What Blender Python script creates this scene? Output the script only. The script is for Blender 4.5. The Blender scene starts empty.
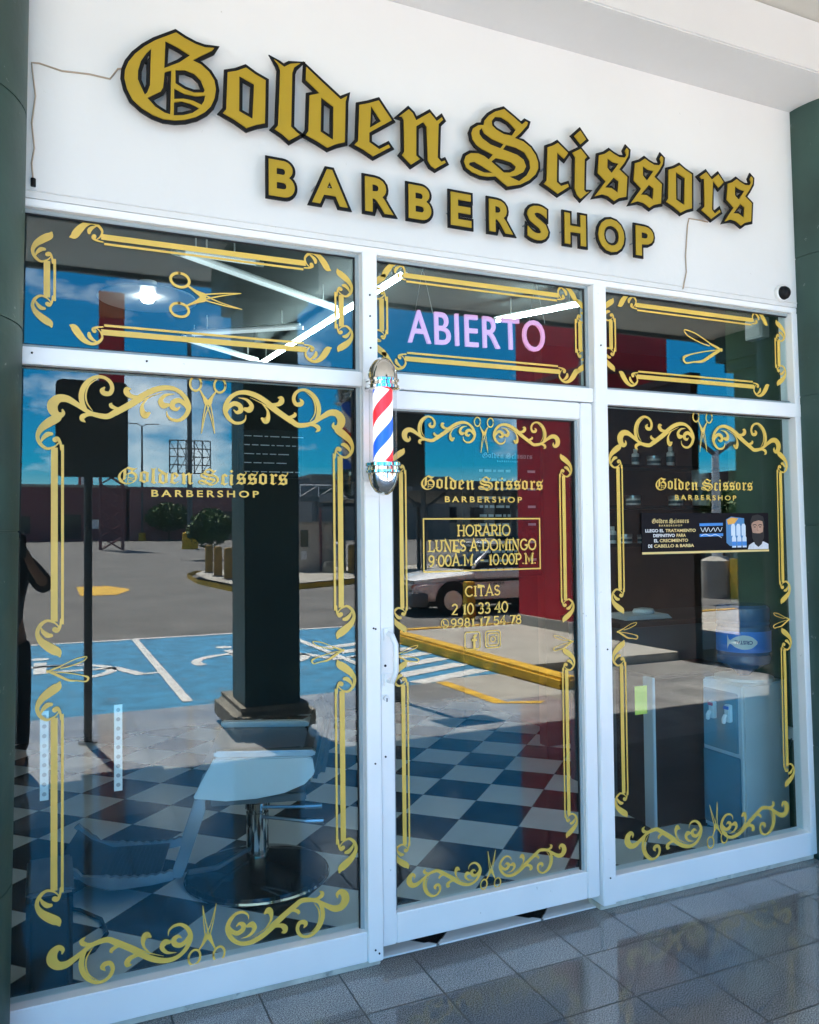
import bpy, bmesh, math, random
from mathutils import Vector, Matrix, geometry, noise
random.seed(7)
R = math.radians
S = bpy.context.scene
COL = S.collection
# ---------------------------------------------------------------- camera, light, exposure
cd = bpy.data.cameras.new('camera'); cam = bpy.data.objects.new('camera', cd); COL.objects.link(cam)
cd.sensor_fit = 'HORIZONTAL'; cd.sensor_width = 36.0; cd.lens = 810.0 / 819.0 * 36.0
cd.clip_start = 0.02; cd.clip_end = 2000
YAW, PIT, ROL = R(24.0041), R(1.5475), R(-0.6207)
fwd = Vector((math.sin(YAW) * math.cos(PIT), math.cos(YAW) * math.cos(PIT), math.sin(PIT)))
r0 = Vector((math.cos(YAW), -math.sin(YAW), 0)); u0 = r0.cross(fwd)
rv = r0 * math.cos(ROL) + u0 * math.sin(ROL); uv_ = -r0 * math.sin(ROL) + u0 * math.cos(ROL)
M = Matrix((rv, uv_, -fwd)).transposed().to_4x4(); M.translation = Vector((0, -2.8324, 1.6))
cam.matrix_world = M; S.camera = cam

TOSUN = Vector((-0.17, -1.02, 2.45)).normalized()
sl = bpy.data.lights.new('sun', 'SUN'); sl.energy = 4.2; sl.angle = R(0.5); sl.color = (1.0, 0.94, 0.85)
so = bpy.data.objects.new('sun', sl); COL.objects.link(so); so.rotation_euler = TOSUN.to_track_quat('Z', 'Y').to_euler()
W = bpy.data.worlds.new('World'); S.world = W; W.use_nodes = True
nt = W.node_tree; bg = nt.nodes['Background']; bg.inputs['Strength'].default_value = 0.06
sky = nt.nodes.new('ShaderNodeTexSky'); sky.sky_type = 'NISHITA'; sky.sun_disc = False
sky.sun_elevation = math.asin(TOSUN.z); sky.sun_rotation = math.atan2(TOSUN.x, TOSUN.y)
sky.air_density = 0.8; sky.dust_density = 0.1; sky.ozone_density = 2.0
hs = nt.nodes.new('ShaderNodeHueSaturation'); hs.inputs['Saturation'].default_value = 2.3; hs.inputs['Hue'].default_value = 0.49
nt.links.new(sky.outputs[0], hs.inputs['Color'])
tc = nt.nodes.new('ShaderNodeTexCoord'); mp = nt.nodes.new('ShaderNodeMapping'); mp.inputs['Scale'].default_value = (2.2, 2.2, 4.6)
mp.inputs['Location'].default_value = (0.2, 4.4, 2.6)
nz = nt.nodes.new('ShaderNodeTexNoise'); nz.inputs['Scale'].default_value = 2.0; nz.inputs['Detail'].default_value = 9; nz.inputs['Roughness'].default_value = 0.56
rp = nt.nodes.new('ShaderNodeValToRGB'); rp.color_ramp.elements[0].position = 0.535; rp.color_ramp.elements[1].position = 0.68
mx = nt.nodes.new('ShaderNodeMix'); mx.data_type = 'RGBA'; mx.inputs[7].default_value = (11.0, 13.0, 14.0, 1)
nt.links.new(tc.outputs['Generated'], mp.inputs['Vector']); nt.links.new(mp.outputs[0], nz.inputs['Vector']); nt.links.new(nz.outputs['Fac'], rp.inputs['Fac'])
nt.links.new(rp.outputs['Color'], mx.inputs[0]); nt.links.new(hs.outputs[0], mx.inputs[6]); nt.links.new(mx.outputs[2], bg.inputs['Color'])
S.view_settings.view_transform = 'Standard'; S.view_settings.look = 'None'; S.view_settings.gamma = 1.0
S.view_settings.use_curve_mapping = False; S.view_settings.use_white_balance = True; S.view_settings.white_balance_temperature = 6850; S.view_settings.white_balance_tint = 16; S.view_settings.exposure = 3.28
S.cycles.use_denoising = True; S.cycles.max_bounces = 10; S.cycles.diffuse_bounces = 5; S.cycles.glossy_bounces = 5
S.cycles.transparent_max_bounces = 24; S.cycles.transmission_bounces = 6
S.cycles.caustics_reflective = False; S.cycles.caustics_refractive = False; S.cycles.sample_clamp_indirect = 8

# ---------------------------------------------------------------- helpers
def tag(o, label=None, cat=None, group=None, kind=None):
    if label: o['label'] = label
    if cat: o['category'] = cat
    if group: o['group'] = group
    if kind: o['kind'] = kind
    return o

def thing(name, label, cat, loc=(0, 0, 0), group=None, rz=0.0):
    o = bpy.data.objects.new(name, None); COL.objects.link(o); o.location = loc; o.rotation_euler = (0, 0, rz)
    o.empty_display_size = 0.1
    return tag(o, label, cat, group)

def mat(name, col, rough=0.6, metal=0.0, var=0.08, scale=6.0, bump=0.0, bscale=60.0, spec=0.5, emit=0.0, coat=0.0):
    m = bpy.data.materials.new(name); m.use_nodes = True
    t = m.node_tree; b = t.nodes['Principled BSDF']
    b.inputs['Roughness'].default_value = rough; b.inputs['Metallic'].default_value = metal
    b.inputs['Specular IOR Level'].default_value = spec; b.inputs['Coat Weight'].default_value = coat
    c = t.nodes.new('ShaderNodeTexCoord'); n = t.nodes.new('ShaderNodeTexNoise')
    n.inputs['Scale'].default_value = scale; n.inputs['Detail'].default_value = 6
    r = t.nodes.new('ShaderNodeValToRGB')
    r.color_ramp.elements[0].position = 0.3; r.color_ramp.elements[1].position = 0.7
    r.color_ramp.elements[0].color = (*[x * (1 - var) for x in col], 1)
    r.color_ramp.elements[1].color = (*[min(1, x * (1 + var)) for x in col], 1)
    t.links.new(c.outputs['Object'], n.inputs['Vector']); t.links.new(n.outputs['Fac'], r.inputs['Fac'])
    t.links.new(r.outputs['Color'], b.inputs['Base Color'])
    if bump:
        n2 = t.nodes.new('ShaderNodeTexNoise'); n2.inputs['Scale'].default_value = bscale; n2.inputs['Detail'].default_value = 4
        bp = t.nodes.new('ShaderNodeBump'); bp.inputs['Strength'].default_value = bump; bp.inputs['Distance'].default_value = 0.01
        t.links.new(c.outputs['Object'], n2.inputs['Vector']); t.links.new(n2.outputs['Fac'], bp.inputs['Height']); t.links.new(bp.outputs[0], b.inputs['Normal'])
    if emit:
        b.inputs['Emission Color'].default_value = (*col, 1); b.inputs['Emission Strength'].default_value = emit
    return m

class MB:
    def __init__(s): s.v = []; s.f = []
    def add(s, vs, fs):
        k = len(s.v); s.v += [tuple(v) for v in vs]; s.f += [tuple(i + k for i in f) for f in fs]; return s
    def box(s, x0, x1, y0, y1, z0, z1):
        return s.add([(x0, y0, z0), (x1, y0, z0), (x1, y1, z0), (x0, y1, z0), (x0, y0, z1), (x1, y0, z1), (x1, y1, z1), (x0, y1, z1)],
                     [(0, 3, 2, 1), (4, 5, 6, 7), (0, 1, 5, 4), (1, 2, 6, 5), (2, 3, 7, 6), (3, 0, 4, 7)])
    def quad(s, a, b, c, d): return s.add([a, b, c, d], [(0, 1, 2, 3)])
    def tube(s, pts, r, n=10, caps=True):
        pts = [Vector(p) for p in pts]; rs = r if isinstance(r, (list, tuple)) else [r] * len(pts)
        vs = []; fs = []; up = None
        for i, p in enumerate(pts):
            d = (pts[min(i + 1, len(pts) - 1)] - pts[max(i - 1, 0)]).normalized()
            if up is None: up = Vector((0, 0, 1)) if abs(d.z) < 0.9 else Vector((1, 0, 0))
            a = d.cross(up).normalized(); b = a.cross(d).normalized(); up = b
            for k in range(n):
                t = 2 * math.pi * k / n; vs.append(p + a * (rs[i] * math.cos(t)) + b * (rs[i] * math.sin(t)))
        for i in range(len(pts) - 1):
            for k in range(n):
                k2 = (k + 1) % n; fs.append((i * n + k, i * n + k2, (i + 1) * n + k2, (i + 1) * n + k))
        if caps: fs += [tuple(range(n))[::-1], tuple((len(pts) - 1) * n + k for k in range(n))]
        return s.add(vs, fs)
    def lathe(s, prof, cx=0, cy=0, cz=0, n=28, caps=True):
        vs = []; fs = []; m = len(prof)
        for (r, z) in prof:
            for k in range(n):
                t = 2 * math.pi * k / n; vs.append((cx + r * math.cos(t), cy + r * math.sin(t), cz + z))
        for i in range(m - 1):
            for k in range(n):
                k2 = (k + 1) % n; fs.append((i * n + k, i * n + k2, (i + 1) * n + k2, (i + 1) * n + k))
        if caps: fs += [tuple(range(n))[::-1], tuple((m - 1) * n + k for k in range(n))]
        return s.add(vs, fs)
    def prism(s, loops, y0, y1):
        """polygon (first loop outer, others holes) in x,z; front face at y0 (towards -y), back at y1"""
        flat = [p for l in loops for p in l]; n = len(flat)
        tr = geometry.tessellate_polygon([[Vector((p[0], p[1], 0)) for p in l] for l in loops])
        vs = [(p[0], y0, p[1]) for p in flat] + [(p[0], y1, p[1]) for p in flat]
        fs = [tuple(t) for t in tr] + [tuple(i + n for i in t)[::-1] for t in tr]
        k = 0
        for l in loops:
            m = len(l); fs += [(k + i, k + (i + 1) % m, n + k + (i + 1) % m, n + k + i) for i in range(m)]; k += m
        return s.add(vs, fs)
    def flat(s, loops, fn):
        """flat polygon; fn maps (a, b) to a point"""
        flat = [p for l in loops for p in l]
        tr = geometry.tessellate_polygon([[Vector((p[0], p[1], 0)) for p in l] for l in loops])
        return s.add([fn(p[0], p[1]) for p in flat], [tuple(t) for t in tr])
    def ribbon(s, pts, fn, sub=5, cap=True, smooth=True):
        """variable width stroke: pts = (a, b, width)"""
        P = [tuple(p) for p in pts]
        if smooth and len(P) > 2:
            Q = []
            for i in range(len(P) - 1):
                p0, p1, p2, p3 = P[max(i - 1, 0)], P[i], P[i + 1], P[min(i + 2, len(P) - 1)]
                for k in range(sub):
                    t = k / sub
                    Q.append(tuple(0.5 * ((2 * p1[j]) + (-p0[j] + p2[j]) * t + (2 * p0[j] - 5 * p1[j] + 4 * p2[j] - p3[j]) * t * t + (-p0[j] + 3 * p1[j] - 3 * p2[j] + p3[j]) * t ** 3) for j in range(3)))
            Q.append(P[-1]); P = Q
        L = []; Rr = []
        for i, p in enumerate(P):
            a = Vector(P[max(i - 1, 0)][:2]); b = Vector(P[min(i + 1, len(P) - 1)][:2]); d = (b - a)
            if d.length < 1e-9: d = Vector((1, 0))
            d.normalize(); nn = Vector((-d.y, d.x)); w = abs(p[2]) / 2; sc = 1.0
            if not smooth and 0 < i < len(P) - 1:
                d1 = (Vector(p[:2]) - a).normalized(); sc = 1 / max(0.35, abs(Vector((-d1.y, d1.x)).dot(nn)))
            c = Vector(p[:2]); L.append(c + nn * w * sc); Rr.append(c - nn * w * sc)
        n = len(P); vs = [fn(q.x, q.y) for q in L] + [fn(q.x, q.y) for q in Rr]
        s.add(vs, [(i, i + 1, n + i + 1, n + i) for i in range(n - 1)])
        if cap:
            for i, j in ((0, 1), (n - 1, n - 2)):
                c = Vector(P[i][:2]); d = (c - Vector(P[j][:2])).normalized(); w = abs(P[i][2]) / 2
                if w < 0.0006: continue
                a0 = math.atan2(d.y, d.x); ring = [fn(c.x + w * math.cos(a0 + t * math.pi / 12), c.y + w * math.sin(a0 + t * math.pi / 12)) for t in range(-6, 7)]
                s.add(ring, [tuple(range(13))])
        return s
    def build(s, name, m, parent=None, bevel=0.0, seg=2, smooth=False, loc=None, recalc=True):
        me = bpy.data.meshes.new(name); bm = bmesh.new()
        vv = [bm.verts.new(v) for v in s.v]
        for f in s.f:
            try: bm.faces.new([vv[i] for i in f])
            except ValueError: pass
        if recalc: bmesh.ops.recalc_face_normals(bm, faces=bm.faces[:])
        if bevel:
            es = [e for e in bm.edges if len(e.link_faces) == 2 and e.calc_face_angle(0) > 0.5]
            bmesh.ops.bevel(bm, geom=es, offset=bevel, segments=seg, affect='EDGES', clamp_overlap=True)
        bm.to_mesh(me); bm.free()
        me.materials.append(m)
        if smooth: me.polygons.foreach_set('use_smooth', [True] * len(me.polygons)); me.set_sharp_from_angle(angle=R(38))
        o = bpy.data.objects.new(name, me); COL.objects.link(o)
        if parent: o.parent = parent
        if loc: o.location = loc
        return o

def offset_poly(l, d):
    """grow (d > 0) a loop outwards whatever its winding"""
    A = sum(l[i][0] * l[(i + 1) % len(l)][1] - l[(i + 1) % len(l)][0] * l[i][1] for i in range(len(l))) / 2
    sg = 1 if A > 0 else -1; out = []; n = len(l)
    for i in range(n):
        p0, p1, p2 = Vector(l[i - 1]), Vector(l[i]), Vector(l[(i + 1) % n])
        d1 = (p1 - p0).normalized(); d2 = (p2 - p1).normalized()
        n1 = Vector((d1.y, -d1.x)) * sg; n2 = Vector((d2.y, -d2.x)) * sg
        b = n1 + n2
        if b.length < 0.2: out.append(tuple(p1 + n1 * d)); continue
        k = d / max(0.30, b.normalized().dot(n1)); k = math.copysign(min(abs(k), abs(d) * 1.9), d)
        out.append(tuple(p1 + b.normalized() * k))
    return out
def area(l): return sum(l[i][0] * l[(i + 1) % len(l)][1] - l[(i + 1) % len(l)][0] * l[i][1] for i in range(len(l))) / 2

def bfont(text, x0, x1, z0, z1, off=0.0, depth=0.0, spacing=1.0):
    """built-in font as MB geometry scaled into the rectangle, in x,z at y = 0 (front)"""
    c = bpy.data.curves.new('text', 'FONT'); c.body = text; c.offset = off; c.extrude = depth; c.space_character = spacing; c.resolution_u = 4
    o = bpy.data.objects.new('text', c); COL.objects.link(o); dg = bpy.context.evaluated_depsgraph_get()
    me = bpy.data.meshes.new_from_object(o.evaluated_get(dg)); vs = [v.co.copy() for v in me.vertices]; fs = [tuple(p.vertices) for p in me.polygons]
    bpy.data.objects.remove(o); bpy.data.curves.remove(c); bpy.data.meshes.remove(me)
    ax = min(v.x for v in vs); bx = max(v.x for v in vs); az = min(v.y for v in vs); bz = max(v.y for v in vs)
    kx = (x1 - x0) / (bx - ax) if x1 is not None else (z1 - z0) / (bz - az); kz = (z1 - z0) / (bz - az)
    return [(x0 + (v.x - ax) * kx, -v.z, z0 + (v.y - az) * kz) for v in vs], fs
GLY = {'G':[[[0.1661,0.3484],[0.1949,0.3355],[0.2307,0.3241],[0.2624,0.3199],[0.2934,0.325],[0.2861,0.3138],[0.2532,0.2901],[0.2206,0.2648],[0.2485,0.2572],[0.2757,0.2376],[0.2939,0.2111],[0.2992,0.1817],[0.2945,0.1501],[0.2821,0.1194],[0.2615,0.0941],[0.2298,0.0704],[0.194,0.0539],[0.1586,0.045],[0.1236,0.0425],[0.089,0.0497],[0.0548,0.0653],[0.0251,0.0885],[0.0083,0.121],[0.0,0.1552],[0.0021,0.1827],[0.0127,0.2121],[0.0338,0.2442],[0.0637,0.2763],[0.0982,0.3051],[0.1331,0.3274]],[[0.0852,0.2736],[0.0829,0.2192],[0.0815,0.1505],[0.072,0.1212],[0.0643,0.1127],[0.0528,0.1352],[0.0422,0.16],[0.0431,0.192],[0.053,0.226],[0.0701,0.255]],[[0.1309,0.3107],[0.1726,0.2976],[0.2126,0.2806],[0.1769,0.2477],[0.1271,0.2165]],[[0.1284,0.203],[0.1503,0.2139],[0.1464,0.0627],[0.1281,0.0645],[0.0977,0.0788],[0.072,0.103],[0.1152,0.135],[0.1231,0.1504]],[[0.1635,0.2183],[0.1946,0.2253],[0.2259,0.2194],[0.2483,0.2011],[0.2609,0.1711],[0.2572,0.1609],[0.2256,0.1541],[0.1944,0.159],[0.1634,0.1731]],[[0.159,0.1546],[0.1943,0.1428],[0.2301,0.1425],[0.2626,0.1518],[0.2594,0.1333],[0.2503,0.1165],[0.221,0.1253],[0.1898,0.1256],[0.1589,0.1177]],[[0.1588,0.1066],[0.1853,0.1154],[0.212,0.1132],[0.2434,0.1034],[0.2209,0.0834],[0.1896,0.0687],[0.1574,0.0613]]],'o':[[[0.0812,0.2818],[0.1135,0.2651],[0.1508,0.2517],[0.147,0.0966],[0.1172,0.0859],[0.0815,0.0669],[0.0417,0.0875],[0.0,0.1037],[0.0116,0.1193],[0.0168,0.2505],[0.0472,0.2621]],[[0.0575,0.2468],[0.1095,0.2282],[0.103,0.1037],[0.0559,0.1213]]],'l':[[[0.0,0.3347],[0.0171,0.3255],[0.0366,0.3154],[0.059,0.3317],[0.0964,0.3428],[0.0738,0.3229],[0.0657,0.2999],[0.0603,0.1033],[0.081,0.0868],[0.0929,0.0813],[0.053,0.0522],[0.0276,0.0702],[0.0008,0.0829],[0.0131,0.0988],[0.0218,0.2998],[0.0146,0.3186]]],'d':[[[0.0033,0.334],[0.0662,0.2891],[0.1339,0.2424],[0.1593,0.2605],[0.1529,0.2372],[0.1482,0.0856],[0.1159,0.0727],[0.0805,0.0525],[0.0412,0.0699],[0.0,0.0844],[0.0102,0.102],[0.0149,0.232],[0.0542,0.2481],[0.0015,0.2861]],[[0.0587,0.2337],[0.1058,0.2092],[0.1033,0.0853],[0.0554,0.1063]]],'e':[[[0.0978,0.2704],[0.1223,0.2396],[0.1504,0.2056],[0.1042,0.173],[0.0587,0.1409],[0.0583,0.1039],[0.0983,0.0846],[0.1358,0.1093],[0.1432,0.1004],[0.0734,0.0536],[0.0346,0.0718],[0.0,0.0837],[0.0146,0.1002],[0.0208,0.2371],[0.0559,0.2504]],[[0.0666,0.2434],[0.1074,0.1932],[0.0613,0.159]]],'n':[[[0.0395,0.262],[0.0562,0.2498],[0.0701,0.2255],[0.1288,0.2673],[0.1578,0.2399],[0.1796,0.2591],[0.1853,0.2507],[0.1658,0.2299],[0.16,0.0968],[0.1761,0.0829],[0.1901,0.0907],[0.1947,0.083],[0.149,0.0517],[0.1307,0.06],[0.1178,0.0787],[0.1154,0.2094],[0.1013,0.225],[0.0704,0.2031],[0.0684,0.088],[0.0841,0.0779],[0.0465,0.0493],[0.0094,0.0799],[0.0191,0.0946],[0.0183,0.2172],[0.0111,0.2277],[0.0,0.227]]],'S':[[[0.1853,0.3495],[0.2296,0.326],[0.2685,0.3036],[0.2862,0.3198],[0.2973,0.3169],[0.2929,0.3034],[0.2603,0.2657],[0.2339,0.2405],[0.2743,0.2341],[0.309,0.2154],[0.332,0.1893],[0.3433,0.1608],[0.344,0.1356],[0.3306,0.1079],[0.3008,0.08],[0.2596,0.0555],[0.1962,0.0359],[0.1709,0.0505],[0.143,0.0681],[0.1065,0.0603],[0.0732,0.0586],[0.0349,0.0666],[0.0089,0.0816],[0.0,0.1043],[0.0085,0.1268],[0.0305,0.1415],[0.0635,0.1461],[0.091,0.1403],[0.1115,0.1302],[0.1314,0.1541],[0.0804,0.1679],[0.0557,0.1805],[0.0395,0.1994],[0.0344,0.2229],[0.0429,0.2432],[0.0652,0.2598],[0.0907,0.2659],[0.096,0.2867],[0.1159,0.3105],[0.1443,0.3311]],[[0.1268,0.2894],[0.144,0.3102],[0.1723,0.3134],[0.2062,0.3013],[0.2391,0.2752],[0.2197,0.2473],[0.1825,0.2467],[0.1488,0.2575],[0.1293,0.2711]],[[0.0704,0.2397],[0.0816,0.2518],[0.0925,0.2332],[0.1257,0.2174],[0.1819,0.2057],[0.1657,0.1852],[0.1197,0.1925],[0.0838,0.2103],[0.0702,0.2249]],[[0.1932,0.2048],[0.239,0.2024],[0.2793,0.1897],[0.3033,0.1587],[0.3063,0.129],[0.2894,0.0983],[0.2512,0.0666],[0.2054,0.0773],[0.2371,0.0867],[0.2721,0.1079],[0.2853,0.1328],[0.2741,0.1585],[0.2443,0.1732],[0.177,0.1833]],[[0.1441,0.1426],[0.1809,0.1417],[0.215,0.1379],[0.2377,0.1244],[0.2317,0.1083],[0.2085,0.0943],[0.18,0.0894],[0.1231,0.1239]],[[0.0245,0.1028],[0.0465,0.1102],[0.0793,0.0989],[0.1291,0.079],[0.09,0.0737],[0.0461,0.0832],[0.0216,0.0926]]],'c':[[[0.0712,0.2605],[0.0963,0.2436],[0.1217,0.2266],[0.1016,0.1991],[0.0668,0.2196],[0.0632,0.0936],[0.0841,0.0807],[0.1179,0.0951],[0.1226,0.084],[0.0671,0.0456],[0.0325,0.0629],[0.0,0.0769],[0.0139,0.093],[0.0207,0.232],[0.0479,0.2448]]],'i':[[[0.042,0.2561],[0.0745,0.227],[0.0618,0.2158],[0.056,0.0828],[0.0664,0.0746],[0.0828,0.0804],[0.0377,0.0434],[0.0194,0.0586],[0.0094,0.0829],[0.0145,0.2135],[0.0,0.2317]],[[0.0417,0.3343],[0.071,0.3023],[0.0424,0.276],[0.0101,0.3053]]],'s':[[[0.0811,0.2765],[0.1035,0.2663],[0.1326,0.2572],[0.1621,0.2604],[0.1723,0.2752],[0.1648,0.2909],[0.173,0.3053],[0.1847,0.2973],[0.1815,0.2715],[0.1583,0.2362],[0.1314,0.2036],[0.1734,0.1772],[0.1662,0.0904],[0.1286,0.079],[0.1023,0.0615],[0.0704,0.0776],[0.0384,0.0803],[0.0,0.0652],[0.0195,0.0904],[0.0589,0.1391],[0.018,0.169],[0.026,0.2458],[0.055,0.2574]],[[0.0694,0.2415],[0.0962,0.2304],[0.1287,0.2288],[0.1086,0.2034],[0.0906,0.1806],[0.0678,0.1988]],[[0.1013,0.1638],[0.127,0.1506],[0.1213,0.1002],[0.0873,0.1147],[0.0551,0.112]]],'r':[[[0.0393,0.2777],[0.0729,0.2478],[0.1129,0.2802],[0.1432,0.2484],[0.1126,0.2176],[0.0787,0.246],[0.0691,0.1087],[0.087,0.0933],[0.1157,0.1159],[0.1206,0.1053],[0.0642,0.0656],[0.0355,0.0821],[0.0054,0.0977],[0.0255,0.116],[0.0268,0.2456],[0.0107,0.2412],[0.0,0.2495]]]}
LAY = [['G',0.226],['o',0.549],['l',0.731],['d',0.846],['e',1.033],['n',1.215],['S',1.491],['c',1.862],['i',2.006],['s',2.117],['s',2.308],['o',2.505],['r',2.702],['s',2.846]]
ORN = [[[-0.4669,-0.139,0.0056],[-0.465,-0.151,0.0143],[-0.4779,-0.1597,0.0207],[-0.4937,-0.1457,0.0319],[-0.4963,-0.123,0.0355],[-0.4798,-0.1036,0.03],[-0.454,-0.1021,0.0256],[-0.428,-0.1159,0.0197],[-0.4055,-0.1309,0.016],[-0.3791,-0.1466,0.0161],[-0.3487,-0.1537,0.0193],[-0.3257,-0.1533,0.0202],[-0.3021,-0.1384,0.0225],[-0.2811,-0.1254,0.0216],[-0.2529,-0.106,0.0208],[-0.2149,-0.0773,0.0209],[-0.1764,-0.0553,0.0211],[-0.1376,-0.0452,0.0183],[-0.1032,-0.0512,0.0156],[-0.0761,-0.074,0.0171],[-0.0627,-0.1066,0.0177],[-0.0713,-0.1352,0.0167],[-0.0937,-0.1552,0.0122],[-0.1183,-0.1553,0.0107],[-0.1339,-0.1434,0.0068],[-0.1368,-0.1268,0.0024]],[[-0.3905,-0.1403,0.0057],[-0.4063,-0.1147,0.0171],[-0.4085,-0.0804,0.019],[-0.3942,-0.0469,0.0171],[-0.3677,-0.0255,0.0134],[-0.341,-0.0237,0.0115],[-0.321,-0.0367,0.0135],[-0.3133,-0.058,0.0147],[-0.321,-0.0762,0.0163],[-0.3372,-0.0772,0.0185],[-0.3449,-0.0682,0.0173],[-0.338,-0.0576,0.0058]],[[-0.3582,-0.0294,0.0015],[-0.3848,-0.0516,0.0053],[-0.3954,-0.0816,0.0057],[-0.3924,-0.1119,0.0053],[-0.3753,-0.1375,0.0023]],[[-0.364,-0.154,0.0058],[-0.3867,-0.1511,0.0115],[-0.4036,-0.1572,0.0183],[-0.4074,-0.1675,0.016],[-0.3973,-0.1764,0.0031]],[[-0.2714,-0.1196,0.0039],[-0.2948,-0.1258,0.0086],[-0.3122,-0.1218,0.0148],[-0.318,-0.1147,0.014],[-0.3149,-0.1088,0.0031]],[[-0.2998,-0.1482,0.0037],[-0.2482,-0.1147,0.0061],[-0.2053,-0.0867,0.0048],[-0.1522,-0.0629,0.0014]],[[-0.2149,-0.0757,0.0085],[-0.2339,-0.0834,0.0114],[-0.2552,-0.0812,0.017],[-0.267,-0.0704,0.0226],[-0.266,-0.0589,0.0188],[-0.2552,-0.0572,0.0047]],[[-0.1933,-0.0795,0.0029],[-0.2149,-0.1058,0.0086],[-0.2174,-0.13,0.0181],[-0.2078,-0.1436,0.0263],[-0.1949,-0.1364,0.0096]],[[-0.0648,-0.1272,0.0074],[-0.0722,-0.1045,0.0147],[-0.0935,-0.0878,0.0186],[-0.1142,-0.0941,0.0195],[-0.1182,-0.1111,0.0195],[-0.1044,-0.119,0.0127],[-0.0935,-0.1108,0.0039]],[[-0.1107,-0.0659,0.0019],[-0.1401,-0.0717,0.0106],[-0.1572,-0.0915,0.0173],[-0.1485,-0.1072,0.0232],[-0.1338,-0.1054,0.0145]]]
SCURL = [[[0.0146,0.1005,0.0075],[0.008,0.0882,0.0263],[-0.0146,0.0724,0.0277],[-0.0345,0.0544,0.0205],[-0.0445,0.0321,0.0126],[-0.038,0.0106,0.0119],[-0.0199,-0.0035,0.009],[0.0001,0.0027,0.0056],[0.0117,0.0143,0.0038]],[[-0.0362,0.0126,0.0022],[-0.0297,0.0268,0.0112],[-0.0182,0.0379,0.0157],[-0.008,0.0395,0.0112]],[[0.0183,-0.0054,0.0064],[0.0158,0.0145,0.0075],[0.0081,0.0254,0.0143],[0.0019,0.0228,0.0166]]]
RAZOR = [[[-0.0052,-0.0007,0.006],[0.0121,0.0066,0.006],[0.033,0.0133,0.0045]],[[0.0295,0.0128,0.003],[0.0575,0.0259,0.003],[0.0823,0.0356,0.0031],[0.1126,0.0403,0.0031],[0.1054,0.0282,0.0031],[0.0823,0.0192,0.0031],[0.0575,0.0115,0.003],[0.0348,0.0075,0.003]],[[-0.0052,0.0023,0.006],[0.026,-0.0145,0.0083],[0.0576,-0.0322,0.0069],[0.0858,-0.0364,0.0038],[0.1108,-0.0404,0.0046],[0.1169,-0.0282,0.007],[0.0965,-0.019,0.0031],[0.0576,-0.0094,0.003],[0.0087,-0.0007,0.003]]]
SCIS = [[[-0.025,0.0682,0.0074],[-0.0265,0.0586,0.0074],[-0.0307,0.0503,0.0074],[-0.0369,0.0446,0.0074],[-0.0442,0.0423,0.0074],[-0.0515,0.0437,0.0074],[-0.0577,0.0486,0.0074],[-0.0618,0.0564,0.0073],[-0.0632,0.0657,0.0073],[-0.0617,0.0752,0.0073],[-0.0576,0.0835,0.0073],[-0.0514,0.0893,0.0073],[-0.0441,0.0917,0.0074],[-0.0368,0.0903,0.0074],[-0.0306,0.0853,0.0074],[-0.0265,0.0776,0.0074],[-0.025,0.0682,0.0074]],[[0.0592,0.067,0.0075],[0.0577,0.0573,0.0075],[0.0534,0.0489,0.0075],[0.047,0.0431,0.0075],[0.0395,0.0407,0.0075],[0.032,0.0421,0.0075],[0.0258,0.0472,0.0075],[0.0216,0.055,0.0075],[0.0201,0.0644,0.0075],[0.0217,0.0741,0.0075],[0.0259,0.0824,0.0075],[0.0322,0.0883,0.0075],[0.0397,0.0907,0.0075],[0.0472,0.0893,0.0075],[0.0535,0.0843,0.0075],[0.0577,0.0765,0.0075],[0.0592,0.067,0.0075]],[[-0.0287,0.0448,0.0049],[-0.0176,0.0233,0.0089],[-0.0066,0.0032,0.0179]],[[0.0257,0.043,0.005],[0.0128,0.0235,0.009],[0.0025,0.0022,0.0179]],[[-0.0101,0.0082,0.004],[0.0074,-0.0477,0.0035],[0.0209,-0.1045,0.002]],[[0.0076,-0.0063,0.004],[0.0155,-0.0551,0.0035],[0.0209,-0.1045,0.002]],[[0.0102,0.0094,0.004],[-0.0103,-0.0408,0.0035],[-0.0247,-0.1064,0.002]],[[-0.0102,-0.0047,0.004],[-0.0195,-0.0567,0.0035],[-0.0247,-0.1064,0.002]]]
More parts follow.
